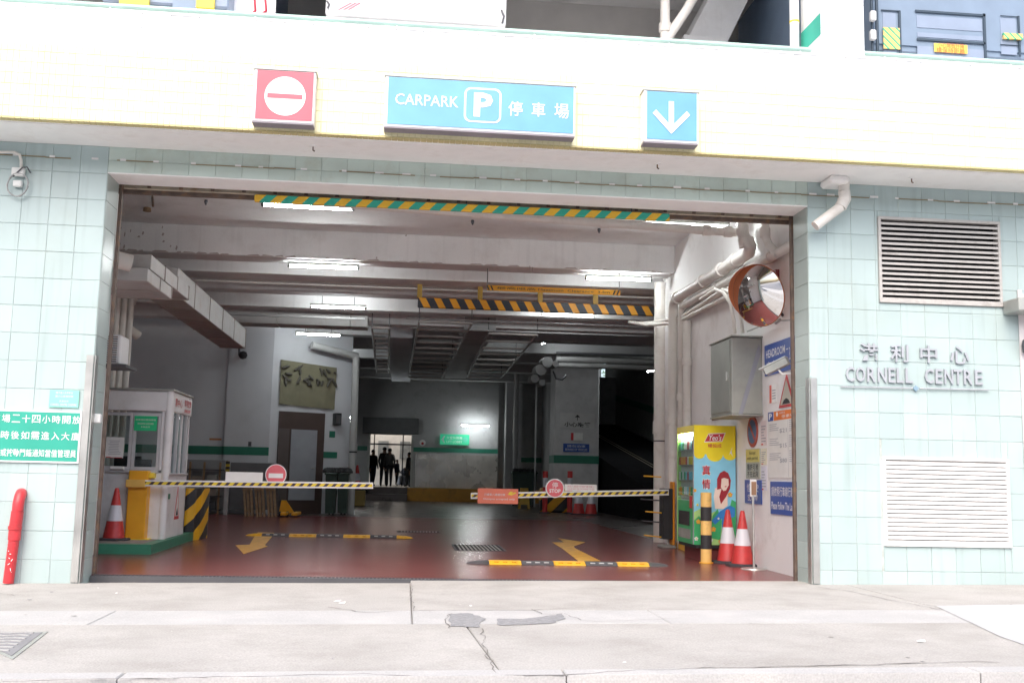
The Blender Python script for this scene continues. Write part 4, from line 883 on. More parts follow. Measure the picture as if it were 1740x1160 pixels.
# side glazing bars
zs_ = at(290, 805, by0).z
for k, y in enumerate((by0+.16, by0+.48, by0+.82, by0+1.12, by1-.06)):
    b = MB(); b.bbox(bx1-.045, bx1-.003+(.012 if k % 2 else 0), y, y+.05, zs_+.003, zhead+.028, .004); b.build('side_frame', m_alu if k % 2 else m_bw, bo)
b = MB(); b.box(bx1-.03, bx1-.026, by0+.1, by1-.08, zs_, zhead+.03); b.build('side_pane', m_clear, bo)
b = MB(); b.bbox(bx1-.05, bx1+.02, by0+.08, by1, zs_-.02, zs_+.012, .004); b.build('side_sill', m_alu, bo)
# green corner dots on the side panel
for (y, z) in ((by0+.12, .92), (by0+.12, .72)): b = MB(); b.box(bx1+.001, bx1+.004, y, y+.14, z, z+.08); b.build('green_patch', m_greenk, bo)
fs = Fr((bx1+.01, by0+cr, zhead+.03), (0, 1, 0)); sw = by1-by0-cr; hh = ztp-zhead-.05
text('票中心', fs, .12, .62, hh*.30, hh*.72, m_red, bo, .004, bold=.006); text('車場繳費', fs, .78, sw-.06, hh*.42, hh*.80, m_red, bo, .004, bold=.006); text('SHROFF', fs, .80, sw-.1, hh*.12, hh*.30, m_red, bo, .004, bold=.02)
ft = Fr((bx1, 0, 0), (0, 1, 0)); b = MB(); y = by0+.62; ft.poly(b, [(y, .40), (y+.34, .40), (y+.17, .92)], .004, .003); b.build('triangle_plate', m_red, bo); b = MB(); ft.poly(b, [(y+.05, .45), (y+.29, .45), (y+.17, .82)], .006, .002); b.build('triangle_field', m_paper, bo); b = MB(); ft.poly(b, [(y+.09, .46), (y+.25, .46), (y+.17, .58)], .008, .002); b.build('bump_symbol', m_blk, bo)
# things in the booth
b = MB(); b.bbox(bx0+.06, bx1-.08, by0+.06, by0+.5, .95, .99, .005); b.build('counter', m_galv, bo)
def small(name, label, cat, boxes, mat, loc=None, group=None):
    b = MB()
    for q in boxes: b.bbox(*q, .008)
    q = boxes[0]; o = b.build(name, mat, None, loc=((q[0]+q[1])/2, (q[2]+q[3])/2, q[4])); return tag(o, label, cat, group)
small('computer_monitor', 'dark monitor on the counter inside the booth', 'monitor', [(-4.12, -3.80, 4.66, 4.70, 1.05, 1.30), (-4.0, -3.92, 4.70, 4.74, .99, 1.08)], m_dsteel)
small('office_chair', 'dark office chair inside the booth behind the counter', 'chair', [(-4.45, -4.05, 5.05, 5.11, .75, 1.35), (-4.45, -4.05, 5.05, 5.45, .62, .70), (-4.28, -4.22, 5.2, 5.26, .14, .62)], m_blk)
def paper(x0, y0, x1, y1, Y, mat, label, lines=0, title=None, cat='notice', name='paper_notice'):
    f_, w, h = front(x0, y0, x1, y1, Y); t = thing(name, label, cat, f_.p(w/2, 0)); b = MB(); f_.rect(b, 0, w, 0, h, .0, .003); b.build('sheet', mat, t)
    return t, f_, w, h
m_ink = M('grey_ink', (.35, .36, .40), rough=.8)
t, f_, w, h = paper(181, 742, 209, 778, by0-.008, m_paper, 'white printed sheet with a red bottom edge taped to the left booth window')
b = MB(); f_.rect(b, w*.05, w*.3, h*.01, h*.05, .003, .002); f_.rect(b, w*.3, w*.95, .0, h*.03, .003, .002); b.build('red_edge', m_red, t)
for k in range(9): b = MB(); f_.rect(b, w*random.uniform(.12, .25), w*random.uniform(.7, .88), h*(.18+k*.08), h*(.20+k*.08), .002, .001); b.build('text_line', m_ink, t)
t, f_, w, h = paper(229, 706, 266, 732, by0-.008, M('bright_green_label', (.02, .55, .22), rough=.4), 'bright green label with white text lines at the top of the right booth window')
text('停車場收費時間表', f_, w*.05, w*.95, h*.68, h*.80, m_white, t, .003); text('請保留票尾 出閘前繳費', f_, w*.15, w*.85, h*.42, h*.54, m_white, t, .003); text('多謝合作', f_, w*.3, w*.7, h*.2, h*.32, m_white, t, .003)
small('receipt_tray', 'small white tray on the left booth window sill', 'tray', [(at(190, 790, by0).x, at(213, 790, by0).x, by0-.10, by0-.02, zsill+.0, zsill+.045)], m_paper)
small('ticket_reader', 'small dark intercom box on the white booth front behind the traffic cone', 'intercom', [(at(167, 795, by0).x-.03, at(173, 795, by0).x, by0-.06, by0-.002, .62, .88)], m_dsteel)
# barrier left
def barrier_arm(t, x0, x1, y, z0, z1, hgt=.085):
    b = MB(); n = 1; d = (z1-z0)/(x1-x0)
    def q(x, z): return z0+(x-x0)*d+z
    b.add([(x0, y-.018, q(x0, -hgt/2)), (x1, y-.018, q(x1, -hgt/2)), (x1, y-.018, q(x1, hgt/2)), (x0, y-.018, q(x0, hgt/2)), (x0, y+.018, q(x0, -hgt/2)), (x1, y+.018, q(x1, -hgt/2)), (x1, y+.018, q(x1, hgt/2)), (x0, y+.018, q(x0, hgt/2))], [(0, 1, 2, 3), (4, 7, 6, 5), (3, 2, 6, 7), (0, 4, 5, 1), (0, 3, 7, 4), (1, 5, 6, 2)])
    b.build('arm', m_white, t)
    b = MB(); h2 = hgt*.24; b.add([(x0+.01, y-.0215, q(x0+.01, -h2)), (x1-.01, y-.0215, q(x1-.01, -h2)), (x1-.01, y-.0215, q(x1-.01, h2)), (x0+.01, y-.0215, q(x0+.01, h2))], [(0, 1, 2, 3)])
    b.build('striped_tape', stripes('tape_stripes', (.82, .62, .04), (.05, .03, .03), (1, 0, -.9), .118, .55), t)
YBL = 4.22; bp0, bp1 = at(215, 860, YBL).x, at(248, 860, YBL).x
bl = thing('barrier_gate', 'left yellow barrier post with striped arm lowered beside the booth', 'barrier', ((bp0+bp1)/2, YBL, .14))
zt_ = at(238, 799, YBL).z
b = MB(); b.bbox(bp0, bp1, YBL, YBL+.3, .14, zt_, .012); b.build('post', m_orange, bl)
b = MB(); b.bbox(bp0-.02, bp1+.06, YBL+.0, YBL+.34, .137, .155, .005); b.build('base_plate', m_ylw, bl)
b = MB(); b.bbox(bp1-.02, bp1+.07, YBL+.08, YBL+.22, zt_-.11, zt_-.03, .01); b.build('pivot_cover', m_ylw, bl)
za0, za1 = at(245, 820.5, YBL-.06).z, at(633, 824.5, YBL-.06).z
barrier_arm(bl, at(220, 820, YBL-.06).x, at(634, 824, YBL-.06).x, YBL-.06, za0, za1, .092)
b = MB(); b.bbox(bp0-.015, bp1-.01, YBL-.085, YBL-.002, za0-.065, za0+.05, .01); b.build('arm_clamp', M('clamp_yellow', (.80, .50, .12), rough=.4), bl)
t, f_, w, h = paper(384, 801, 446, 818, YBL-.06, m_paper, 'blank white plate standing on the left barrier arm', cat='sign', name='barrier_plate')
p = at(469, 806, YBL-.03); t = thing('no_entry_disc', 'round red no entry disc standing on the left barrier arm', 'sign', p)
f_ = Fr((p.x, YBL-.045, p.z)); R_ = at(487, 806, YBL-.03).x-p.x
b = MB(); f_.disc(b, 0, -.0, R_, .0, .01, k=36); b.build('disc_back', m_white, t); b = MB(); f_.disc(b, 0, 0, R_*.93, .003, .002, k=36); b.build('disc_red', M('disc_pink_red', (.70, .14, .17), rough=.4), t); b = MB(); f_.rect(b, -R_*.68, R_*.68, -R_*.32, R_*.12, .006, .002); b.build('white_bar', m_white, t)
# barrier right
YBR = 6.3; bq0, bq1 = at(1127, 860, YBR).x, at(1147, 860, YBR).x
br = thing('barrier_gate', 'right barrier with orange and black post and striped arm by the vending machine', 'barrier', (bq0, YBR, 0))
z1_ = at(1140, 818, YBR).z
b = MB(); b.bbox(bq0+.17, bq1, YBR, YBR+.34, .05, z1_, .01); b.build('post', M('post_orange', (.82, .30, .02), rough=.4), br); b = MB(); b.bbox(bq0, bq0+.168, YBR-.01, YBR+.3, .15, z1_-.12, .01); b.build('counter_box', m_blk, br)
b = MB(); b.bbox(bq0-.02, bq1+.02, YBR-.03, YBR+.36, .0, .045, .01); b.build('base_plate', m_galv, br)
zr0, zr1 = at(800, 842, YBR-.07).z, at(1135, 836, YBR-.07).z; barrier_arm(br, at(800, 842, YBR-.07).x, at(1136, 836, YBR-.07).x, YBR-.07, zr0, zr1, .10)
for k, (y, l) in enumerate(((810, .25), (850, .3), (871, .22), (887, .28), (912, .24))):
    z = at(1125, y, YBR).z; b = MB(); b.tube([(bq0+.04-l*.3, YBR+.02, z), (bq0-l*1.1, YBR+.3, z+.01)], .012, 6); b.build('bracket_rod', m_yel if k % 2 == 0 else m_dsteel, br)
t, f_, w, h = paper(812, 829, 880, 856, YBR-.12, M('placard_coral', (.80, .22, .14), rough=.45), 'coral card with white text near the tip of the right barrier arm', cat='sign', name='placard')
text('只接受八達通付款', f_, w*.16, w*.68, h*.52, h*.68, m_white, t, .003, bold=.006); text('Octopus accepted only', f_, w*.14, w*.92, h*.22, h*.38, m_white, t, .003, bold=.01)
b = MB(); f_.poly(b, [(w*.74, h*.62), (w*.80, h*.82), (w*.88, h*.80), (w*.84, h*.66), (w*.93, h*.80), (w*.95, h*.72), (w*.84, h*.56)], .003, .002); b.build('logo', m_ylw, t)
p = at(943, 829, YBR-.13); t = thing('stop_disc', 'round red STOP disc with a Chinese character on the right barrier arm', 'sign', p); f_ = Fr((p.x, YBR-.13, p.z)); R_ = at(959, 829, YBR-.13).x-p.x
b = MB(); f_.disc(b, 0, 0, R_, 0, .01, k=36); b.build('disc_back', m_white, t); b = MB(); f_.disc(b, 0, 0, R_*.88, .003, .002, k=36); b.build('disc_red', MATS['disc_pink_red'], t)
text('停', f_, -R_*.32, R_*.32, R_*.02, R_*.62, m_white, t, .006, bold=.006); text('STOP', f_, -R_*.6, R_*.6, -R_*.48, -R_*.08, m_white, t, .006, bold=.03)
t, f_, w, h = paper(960, 822, 1014, 834, YBR-.06, m_paper, 'white plate with pink text lines on the right barrier arm', cat='sign', name='barrier_plate')
text('請將八達通卡平放於讀卡器上', f_, w*.08, w*.92, h*.50, h*.82, M('pink_ink', (.70, .30, .35)), t, .003); text('PLEASE WAIT FOR THE BARRIER TO RISE', f_, w*.08, w*.92, h*.12, h*.40, MATS['pink_ink'], t, .003)
# striped corner guard beside booth
gd = thing('corner_guard', 'curved black and yellow striped guard at the rear corner of the booth', 'guard', (-3.6, 6.5, 0))
ga, gb = at(312, 900, 6.3).x, at(343, 900, 6.9).x; zt_ = at(330, 829, 6.6).z
pts = [(ga-.1, 6.42), (ga+.02, 6.42), (ga+.12, 6.46), (gb-.05, 6.56), (gb, 6.68), (gb+.02, 6.9), (gb+.02, 7.3)]
b = MB(); k = len(pts); b.add([(x, y, .0) for x, y in pts]+[(x, y, zt_) for x, y in pts]+[(x, y+.05 if i < 4 else y, 0) for i, (x, y) in enumerate(pts)]+[(x, y+.05 if i < 4 else y, zt_) for i, (x, y) in enumerate(pts)], [(i, i+1, k+i+1, k+i) for i in range(k-1)]+[(k+i, k+i+1, 3*k+i+1, 3*k+i) for i in range(k-1)])
b.build('guard_shell', stripes('hz_booth', (.82, .45, .02), (.03, .03, .035), (1, .55, -1.25), .62, .5, phase=.1), gd)
b = MB(); b.box(ga-.3, gb-.03, 6.62, 7.6, 0, zt_-.01); b.build('guard_core', m_galv, gd)
# ================================================================== TRAFFIC CONES
m_cone = M('cone_red', (.60, .05, .05), rough=.4, var=.1, dirt=(.3, .03, .03), dirtamt=.5, dscale=8); m_cw = M('cone_white', (.72, .72, .78), rough=.35); m_cb = M('cone_base', (.05, .05, .06), rough=.6)
def cone(x, y, z, h=.75, label='', name='traffic_cone', group='red and white traffic cones', s=1.0):
    t = thing(name, label, 'traffic cone', (x, y, z), group=group); r0 = .155*h/.75; r1 = .028*h/.75
    def R(q): return r0+(r1-r0)*((q-.04)/(1-.04))
    pr = [(R(.04), .04*h), (R(.38), .38*h)]; 
    b = MB(); b.lathe([(0, .999*h), (r1*.8, h), (R(.97), .97*h), (R(.66), .66*h)], (x, y, z), 24); b.build('cone_tip', m_cone, t); b = MB(); b.lathe(pr[::-1], (x, y, z), 24); b.build('cone_body', m_cone, t)
    b = MB(); b.lathe([(R(.67)+.002, .67*h), (R(.37)+.003, .37*h)], (x, y, z), 24); b.build('white_sleeve', m_cw, t)
    n = 8; rr = .235*h/.75; b = MB(); P = [(x+rr*math.cos(math.pi/8+k*math.pi/4), y+rr*math.sin(math.pi/8+k*math.pi/4)) for k in range(8)]
    P2 = [(x+(rr-.015)*math.cos(math.pi/8+k*math.pi/4), y+(rr-.015)*math.sin(math.pi/8+k*math.pi/4)) for k in range(8)]
    b.add([(*p, z+.002) for p in P]+[(*p, z+.022) for p in P]+[(*p, z+.032) for p in P2]+[(x, y, z+.05)], [(i, (i+1) % 8, (i+1) % 8+8, i+8) for i in range(8)]+[(i+8, (i+1) % 8+8, (i+1) % 8+16, i+16) for i in range(8)]+[(i+16, (i+1) % 8+16, 24) for i in range(8)]); b.build('rubber_base', m_cb, t); return t
a = at(193, 915, 4.05); cone(a.x, 4.05, .141, .74, 'traffic cone on the green kerb platform left of the yellow barrier post')
a = atz(1237, 956); c1_ = cone(a.x, a.y, 0, .76, 'traffic cone nearer the vending machine, left of the leaning pair by the right wall')
a = atz(1262, 961); cone(a.x, a.y, 0, .76, 'traffic cone right of the pair, beside the thin sign stand')
a = atz(978, 873); cone(a.x+.05, 22.0, 0, .95, 'small far traffic cone at the pillar foot, left of two'); cone(a.x+.42, 21.8, 0, .95, 'small far traffic cone at the pillar foot, right of two')
cone(at(607, 800, 27).x, 27, .55, .9, 'far traffic cone on a yellow block left of the doorway')
# ================================================================== VENDING MACHINE
vx, vy0, vy1 = 4.23, 3.52, 4.50; vz0, vz1 = at(1180, 925, 3.5).z, at(1200, 722, 3.5).z
vm = thing('vending_machine', 'drinks vending machine with a yellow and sky blue decorated side against the right wall', 'vending machine', ((vx+4.86)/2, vy0, 0))
b = MB(); b.bbox(vx+.06, 4.86, vy0+.01, vy1, vz0, vz1, .015); b.build('cabinet', m_galv, vm)
b = MB(); b.box(vx+.12, 4.86, vy0+.05, vy1-.02, .0, vz0-.05); b.build('plinth', M('dark_red_plinth', (.16, .03, .03), rough=.6), vm)
b = MB(); b.box(vx+.03, 4.86, vy0-.0, vy1, vz0-.05, vz0); b.build('skirt', m_blk, vm)
# side artwork
fv = Fr((vx+.0, vy0, vz0)); vw = 4.86-vx; vh = vz1-vz0
m_vy = M('art_yellow', (.88, .72, .03), rough=.3); m_vb = M('art_sky', (.26, .62, .80), rough=.3); m_vg = M('art_green', (.06, .42, .16), rough=.3); m_vg2 = M('art_light_green', (.42, .68, .25), rough=.3); m_vs = M('art_skin', (.85, .68, .58), rough=.3); m_vr = M('art_hair_red', (.36, .03, .04), rough=.3); m_vbl = M('art_blue', (.04, .22, .58), rough=.3); m_vo = M('art_orange', (.85, .38, .06), rough=.3)
b = MB(); fv.rect(b, 0, vw, 0, vh, .004, .006); b.build('side_art', m_vb, vm)
def art(pts, mat, n, name='art_shape', fr=fv):
    b = MB(); fr.poly(b, [(u*vw, v*vh) for u, v in pts], n, .0012); o = b.build(name, mat, vm); bm = bmesh.new(); bm.from_mesh(o.data); bmesh.ops.triangulate(bm, faces=bm.faces[:]); bm.to_mesh(o.data); bm.free(); return o
cl = [(0, 1), (0, .735)]
for c_, r_ in ((.13, .13), (.50, .20), (.86, .16)):
    for k in range(9): q = math.pi+k*math.pi/8; cl.append((c_+r_*math.cos(q), .755+r_*.30*math.sin(q)))
cl += [(1, .74), (1, 1)]; art(cl, m_vy, .0062, 'yellow_sky')
art([(.24, .855), (.68, .865), (.76, .94), (.35, .93)], m_white, .0078, 'logo_border'); art([(.26, .862), (.665, .870), (.735, .933), (.35, .924)], m_red, .0092, 'logo_flag')
text("Yeo's", fv, vw*.36, vw*.66, vh*.872, vh*.922, m_white, vm, .0115, bold=.02, shear=.25); text('楊協成', fv, vw*.33, vw*.66, vh*.812, vh*.845, m_red, vm, .0105, bold=.006)
for k, ch in enumerate('真情'):
    v = .575-.115*k; text(ch, fv, vw*.185, vw*.40, vh*v, vh*(v+.09), m_white, vm, .0068, bold=.055, name='character'); text(ch, fv, vw*.195, vw*.39, vh*(v+.004), vh*(v+.086), m_red, vm, .0082, bold=.015, name='character')
text('流', fv, vw*.195, vw*.39, vh*.35, vh*.43, m_red, vm, .0082, bold=.006, name='character')
art([(0, 0), (1, 0), (1, .27), (.85, .30), (.72, .24), (.5, .28), (.3, .24), (.15, .30), (0, .27)], m_vg2, .0062, 'meadow')
art([(0, .0), (.35, 0), (.42, .14), (.33, .22), (.22, .18), (.12, .24), (0, .2)], m_vg, .0074, 'bush'); art([(.38, .06), (.62, .04), (.66, .2), (.56, .30), (.44, .24)], m_vg, .0074, 'bush'); art([(.84, .05), (1, .05), (1, .36), (.9, .38), (.82, .25)], m_vg, .0070, 'bush')
# seated figure in blue: trousers, arms, face and long hair as flat print
art([(.42, .20), (.62, .28), (.86, .33), (.98, .31), (.97, .24), (.86, .22), (.86, .02), (.66, .02), (.66, .22), (.5, .17)], m_vbl, .0085, 'printed_trousers')
art([(.50, .30), (.47, .40), (.50, .47), (.60, .49), (.70, .45), (.80, .44), (.80, .33), (.70, .30)], m_vs, .0096, 'printed_torso')
art([(.55, .46), (.55, .55), (.62, .60), (.72, .62), (.82, .60), (.88, .54), (.86, .47), (.76, .40), (.64, .34), (.60, .40), (.66, .47)], m_vr, .0106, 'printed_hair')
art([(.64, .48), (.66, .56), (.74, .585), (.82, .56), (.83, .50), (.76, .455), (.70, .45)], m_vs, .0116, 'printed_face'); art([(.63, .55), (.72, .56), (.83, .55), (.80, .59), (.70, .60), (.64, .58)], m_vr, .0126, 'printed_fringe')
art([(.72, .487), (.78, .495), (.76, .482)], m_red, .0126, 'printed_lips')
for (u, v, r_, m_) in ((.10, .19, .055, m_vo), (.46, .13, .06, m_vo), (.74, .16, .06, m_vo), (.86, .42, .06, m_vo), (.25, .06, .05, m_vo), (.62, .03, .05, m_vo), (.05, .05, .05, m_white), (.40, .04, .045, m_white), (.08, .33, .03, m_ylw), (.02, .45, .04, m_vo), (.75, .06, .04, m_white), (.58, .22, .025, m_white)):
    b = MB()
    for k in range(5): q = k*2*math.pi/5+.3; fv.disc(b, u*vw+r_*.6*vw*math.cos(q), v*vh+r_*.6*vw*math.sin(q), r_*.42*vw, .0132, .001, k=8)
    b.build('printed_flower', m_, vm); b = MB(); fv.disc(b, u*vw, v*vh, r_*.3*vw, .0142, .001, k=8); b.build('flower_centre', m_ylw if m_ is not m_ylw else m_vo, vm)
for (u, v) in ((.88, .77),): art([(u-.04, v-.02), (u, v), (u+.05, v-.03), (u+.02, v+.02), (u+.04, v+.05)], m_vbl if v < .7 else m_white, .0075, 'printed_bird')
# glazed front facing the lane
ff = Fr((vx+.055, vy1, vz0), (0, -1, 0)); fwd = vy1-vy0
b = MB(); ff.rect(b, 0, fwd, 0, vh, .0, .01); b.build('front_back', M('machine_inside', (.7, .7, .68)), vm)
b = MB(); ff.rect(b, 0, fwd, vh*.94, vh, .055, .055); b.build('front_header', m_vy, vm)
for u0_, u1_ in ((0, .05), (fwd-.06, fwd)): b = MB(); ff.rect(b, u0_, u1_, 0, vh*.94, .054, .054); b.build('front_frame', m_alu if u0_ else m_vg2, vm)
b = MB(); ff.rect(b, .05, fwd-.06, 0, vh*.36, .050, .05); b.build('front_lower', m_vg, vm); b = MB(); ff.rect(b, .12, fwd-.25, vh*.15, vh*.27, .056, .004); b.build('delivery_flap', m_blk, vm); b = MB(); ff.rect(b, fwd-.24, fwd-.10, vh*.30, vh*.40, .058, .006); b.build('red_button_plate', m_red, vm)
b = MB(); ff.rect(b, .1, fwd-.2, vh*.04, vh*.12, .054, .003); b.build('grille', m_galv, vm)
cans = [m_red, m_ylw, m_vg, m_vo, m_vb, m_white]
for k in range(4):
    v = vh*(.40+.13*k); b = MB(); ff.rect(b, .05, fwd-.06, v, v+.012, .035, .03); b.build('shelf', m_alu, vm)
    for j in range(9):
        p = ff.p(.1+j*.093, v+.012, .018); b = MB(); b.lathe([(0, .12), (.022, .12), (.026, .11), (.026, .01), (.022, 0), (0, 0)], p, 10); b.build('drink_can', random.choice(cans), vm)
b = MB(); ff.rect(b, .05, fwd-.06, vh*.37, vh*.94, .052, .003); b.build('front_glass', m_clear, vm)
b = MB(); ff.rect(b, .08, fwd-.09, vh*.915, vh*.935, .04, .012); b.build('shelf_lamp', M('machine_lamp', (1, 1, .95), emit=30), vm)
# floor kerb beam before the machine
kb2 = thing('floor_kerb', 'yellow and dark red kerb beam on the floor under the vending machine', 'kerb', (4.2, 4, 0))
a = atz(1145, 928); c = atz(1188, 947)
b = MB(); dx = Vector((c.x-a.x, c.y-a.y, 0)); nn = Vector((-dx.y, dx.x, 0)).normalized()*-.06
b.prism([(a.x, a.y, .09), (c.x, c.y, .09), (c.x+.1, c.y+.02, .09), (a.x+.1, a.y+.02, .09)], (0, 0, 1), .088); b.build('kerb_face', m_yel, kb2)
b = MB(); b.box(c.x+.1, 4.87, vy0-.12, vy1+.3, .002, .10); b.build('kerb_block', M('dark_red_paint', (.20, .035, .035), rough=.4), kb2)
# ================================================================== BOLLARD, STAND
p = atz(1200, 956); bo2 = thing('bollard', 'yellow and black banded round bollard in front of the vending machine', 'bollard', (p.x, p.y, 0))
zt_ = at(1200, 837, p.y).z; nb_ = 5
for k in range(nb_):
    z0 = zt_*k/nb_; z1 = zt_*(k+1)/nb_; b = MB(); pr = [(.078, z0), (.078, z1)]
    if k == nb_-1: pr += [(.07, z1+.006), (0, z1+.01)]
    b.lathe(pr[::-1], (p.x, p.y, 0), 24); b.build('band', M('bollard_cream_yellow', (.78, .50, .16), rough=.45, dirt=(.3, .2, .1), dirtamt=.5, dscale=12) if k % 2 == 0 else m_blk, bo2)
b = MB(); b.lathe([(.10, .0), (.10, .012), (0, .012)][::-1], (p.x, p.y, .001), 20); b.build('foot_plate', m_yel, bo2)
p = atz(1283, 965); st = thing('sign_stand', 'thin steel pole stand with a small brown card and round base by the right wall', 'stand', (p.x, p.y, 0)); py_ = 2.3; px_ = at(1280.5, 900, py_).x
b = MB(); b.lathe([(0, .03), (.04, .028), (.17, .012), (.175, .001)], (px_, py_, 0), 28); b.build('base', m_steel, st)
zt_ = at(1280, 818, py_).z; b = MB(); b.tube([(px_, py_, .02), (px_-.005, py_, zt_-.14)], .016, 12); b.build('pole', m_steel, st)
b = MB(); b.bbox(px_-.045, px_+.045, py_-.012, py_+.012, zt_-.2, zt_+.03, .006); b.build('card_frame', m_white, st); b = MB(); b.box(px_-.03, px_+.035, py_-.016, py_-.012, zt_-.18, zt_); b.build('brown_card', M('brown_card', (.32, .19, .12)), st)
# ================================================================== RIGHT WALL THINGS (wall faces -X)
XWf = XW-.002
def wframe(x0, y0, x1, y1):
    """signs on the right wall: px corners; u runs toward the street"""
    a = atx(x0, y0, XWf); c = atx(x1, y1, XWf); return Fr((XWf, a.y, min(a.z, c.z)), (0, -1, 0)), a.y-c.y, abs(a.z-c.z)
def wsign(name, Y0, Y1, z0, z1, mat, label, cat='sign', n=.012):
    fr = Fr((XWf, Y0, z0), (0, -1, 0)); w, h = Y0-Y1, z1-z0; t = thing(name, label, cat, fr.p(w/2, 0)); b = MB(); fr.rect(b, 0, w, 0, h, n, n); b.build('panel', mat, t); return t, fr, w, h
t, fr, w, h = wsign('headroom_sign', 2.23, 1.10, 2.60, 3.02, m_blue, 'blue HEADROOM sign with white English and Chinese text on the right wall')
text('HEADROOM –', fr, w*.06, w*.80, h*.56, h*.82, m_white, t, .014, bold=.015); text('高度限制', fr, w*.08, w*.72, h*.12, h*.44, m_white, t, .014, bold=.006); text('3.5m', fr, w*.83, w*.97, h*.3, h*.7, m_white, t, .014)
t, fr, w, h = wsign('hump_warning_sign', 1.70, 1.12, 2.13, 2.56, m_white, 'red bordered triangular road hump sign under the headroom sign', n=.002)
b = MB(); fr.poly(b, [(0, 0), (w, 0), (w/2, h)], .012, .008); b.build('triangle_border', m_red, t); b = MB(); fr.poly(b, [(w*.12, h*.08), (w*.88, h*.08), (w/2, h*.84)], .015, .002); b.build('triangle_field', M('dull_cream', (.55, .53, .45)), t)
b = MB(); fr.poly(b, [(w*.25, h*.10), (w*.75, h*.10), (w*.64, h*.22), (w*.5, h*.27), (w*.36, h*.22)], .018, .002); b.build('hump_symbol', m_blk, t)
t, fr, w, h = wsign('wall_notice', 2.06, 1.80, 2.22, 2.46, m_paper, 'small notice with a red strip left of the hump sign on the right wall', 'notice', .006); b = MB(); fr.rect(b, 0, w*.3, 0, h, .008, .002); b.build('red_strip', M('tomato', (.70, .16, .12)), t)
b = MB(); [fr.rect(b, w*.4, w*.9, h*(.2+.15*k), h*(.26+.15*k), .0075, .001) for k in range(4)]; b.build('print', m_ink, t)
t, fr, w, h = wsign('tariff_board', 2.12, 1.05, 1.22, 2.10, M('tariff_white', (.70, .70, .68), rough=.5), 'white parking tariff board with orange header and blue P', 'tariff board')
b = MB(); fr.rect(b, w*.01, w*.20, h*.86, h*.995, .014, .002); b.build('p_field', m_blue, t); text('P', fr, w*.05, w*.16, h*.88, h*.975, m_white, t, .016, bold=.03)
b = MB(); fr.rect(b, w*.22, w*.99, h*.86, h*.995, .014, .002); b.build('orange_header', M('header_orange', (.80, .20, .03), rough=.4), t); text('停車場', fr, w*.5, w*.9, h*.88, h*.93, m_white, t, .016)
b = MB(); fr.disc(b, w*.34, h*.95, .03, .016, .002, k=16); b.build('logo_disc', m_white, t); text('收費表', fr, w*.42, w*.62, h*.945, h*.975, m_white, t, .016)
for k, s_ in enumerate(('$21', '$15', '$80')):
    v = .66-.22*k; text(s_, fr, w*.42, w*.66, h*v, h*(v+.07), m_ink, t, .014, bold=.01)
    b = MB(); [fr.rect(b, w*.06, w*random.uniform(.3, .45), h*(v+.05+.03*j), h*(v+.06+.03*j), .0135, .001) for j in range(4)]; b.build('print_line', m_ink, t)
    b = MB(); [fr.rect(b, w*.74, w*random.uniform(.85, .97), h*(v+.02+.03*j), h*(v+.03+.03*j), .0135, .001) for j in range(6)]; b.build('print_line', m_ink, t)
b = MB(); fr.rect(b, w*.70, w*.705, h*.02, h*.84, .0135, .001); b.build('print_line', m_ink, t)
t, fr, w, h = wsign('direction_sign', 2.05, 1.12, .75, 1.175, m_blue, 'blue sign reading Please Follow The Lane, lowest on the right wall')
text('請依照行車線行駛', fr, w*.05, w*.92, h*.55, h*.85, m_white, t, .014, bold=.006); text('Please Follow The Lane', fr, w*.05, w*.95, h*.15, h*.38, m_white, t, .014, bold=.01)
for k, (v0, v1, m_) in enumerate(((1.66, 2.0, M('pale_pink_paper', (.75, .66, .66))), (1.40, 1.62, M('cream_paper', (.75, .73, .58))), (1.05, 1.38, M('lilac_paper', (.68, .68, .76))))):
    t, fr, w, h = wsign('taped_notice', 2.44, 2.20, v0, v1, m_, ['pale pink sheet left of the tariff board', 'cream sheet between the pink and the lilac sheets left of the tariff board', 'lilac sheet lowest of the three sheets left of the tariff board'][k], 'notice', .003)
    b = MB(); [fr.rect(b, w*.1, w*random.uniform(.5, .9), h*(.15+.12*j), h*(.19+.12*j), .0045, .001) for j in range(6)]; b.build('print', m_ink, t)
    b = MB(); fr.rect(b, w*.1, w*.4, h*.02, h*.08, .0045, .001); b.build('red_mark', m_red, t)
# no stopping disc
p = atx(1280, 733, XWf); fr = Fr((XWf, p.y, p.z), (0, -1, 0)); t = thing('no_stopping_sign', 'round faded blue no stopping disc with red ring on the right wall', 'sign', p)
b = MB(); fr.disc(b, 0, 0, .22, .016, .012, k=36); b.build('red_ring', M('faded_ring_red', (.42, .10, .08)), t); b = MB(); fr.disc(b, 0, 0, .17, .019, .002, k=36); b.build('blue_field', M('faded_blue', (.08, .16, .30)), t)
b = MB(); fr.poly(b, [(-.13, .10), (-.10, .13), (.13, -.10), (.10, -.13)], .022, .002); b.build('slash', MATS['faded_ring_red'], t)
t, fr, w, h = wsign('permit_sign', 3.06, 2.46, 1.21, 1.625, M('sign_grey_green', (.42, .44, .38), rough=.5), 'grey and yellow sign with Chinese text under the round no stopping disc')
b = MB(); fr.rect(b, w*.02, w*.98, h*.55, h*.98, .014, .002); b.build('yellow_half', M('dull_yellow', (.62, .56, .18)), t); text('Except\nwith permit', fr, w*.12, w*.88, h*.60, h*.92, m_blk, t, .016); text('獲許可者', fr, w*.1, w*.9, h*.28, h*.50, m_blk, t, .014, bold=.006); text('不在此限', fr, w*.1, w*.9, h*.05, h*.25, m_blk, t, .014, bold=.006)
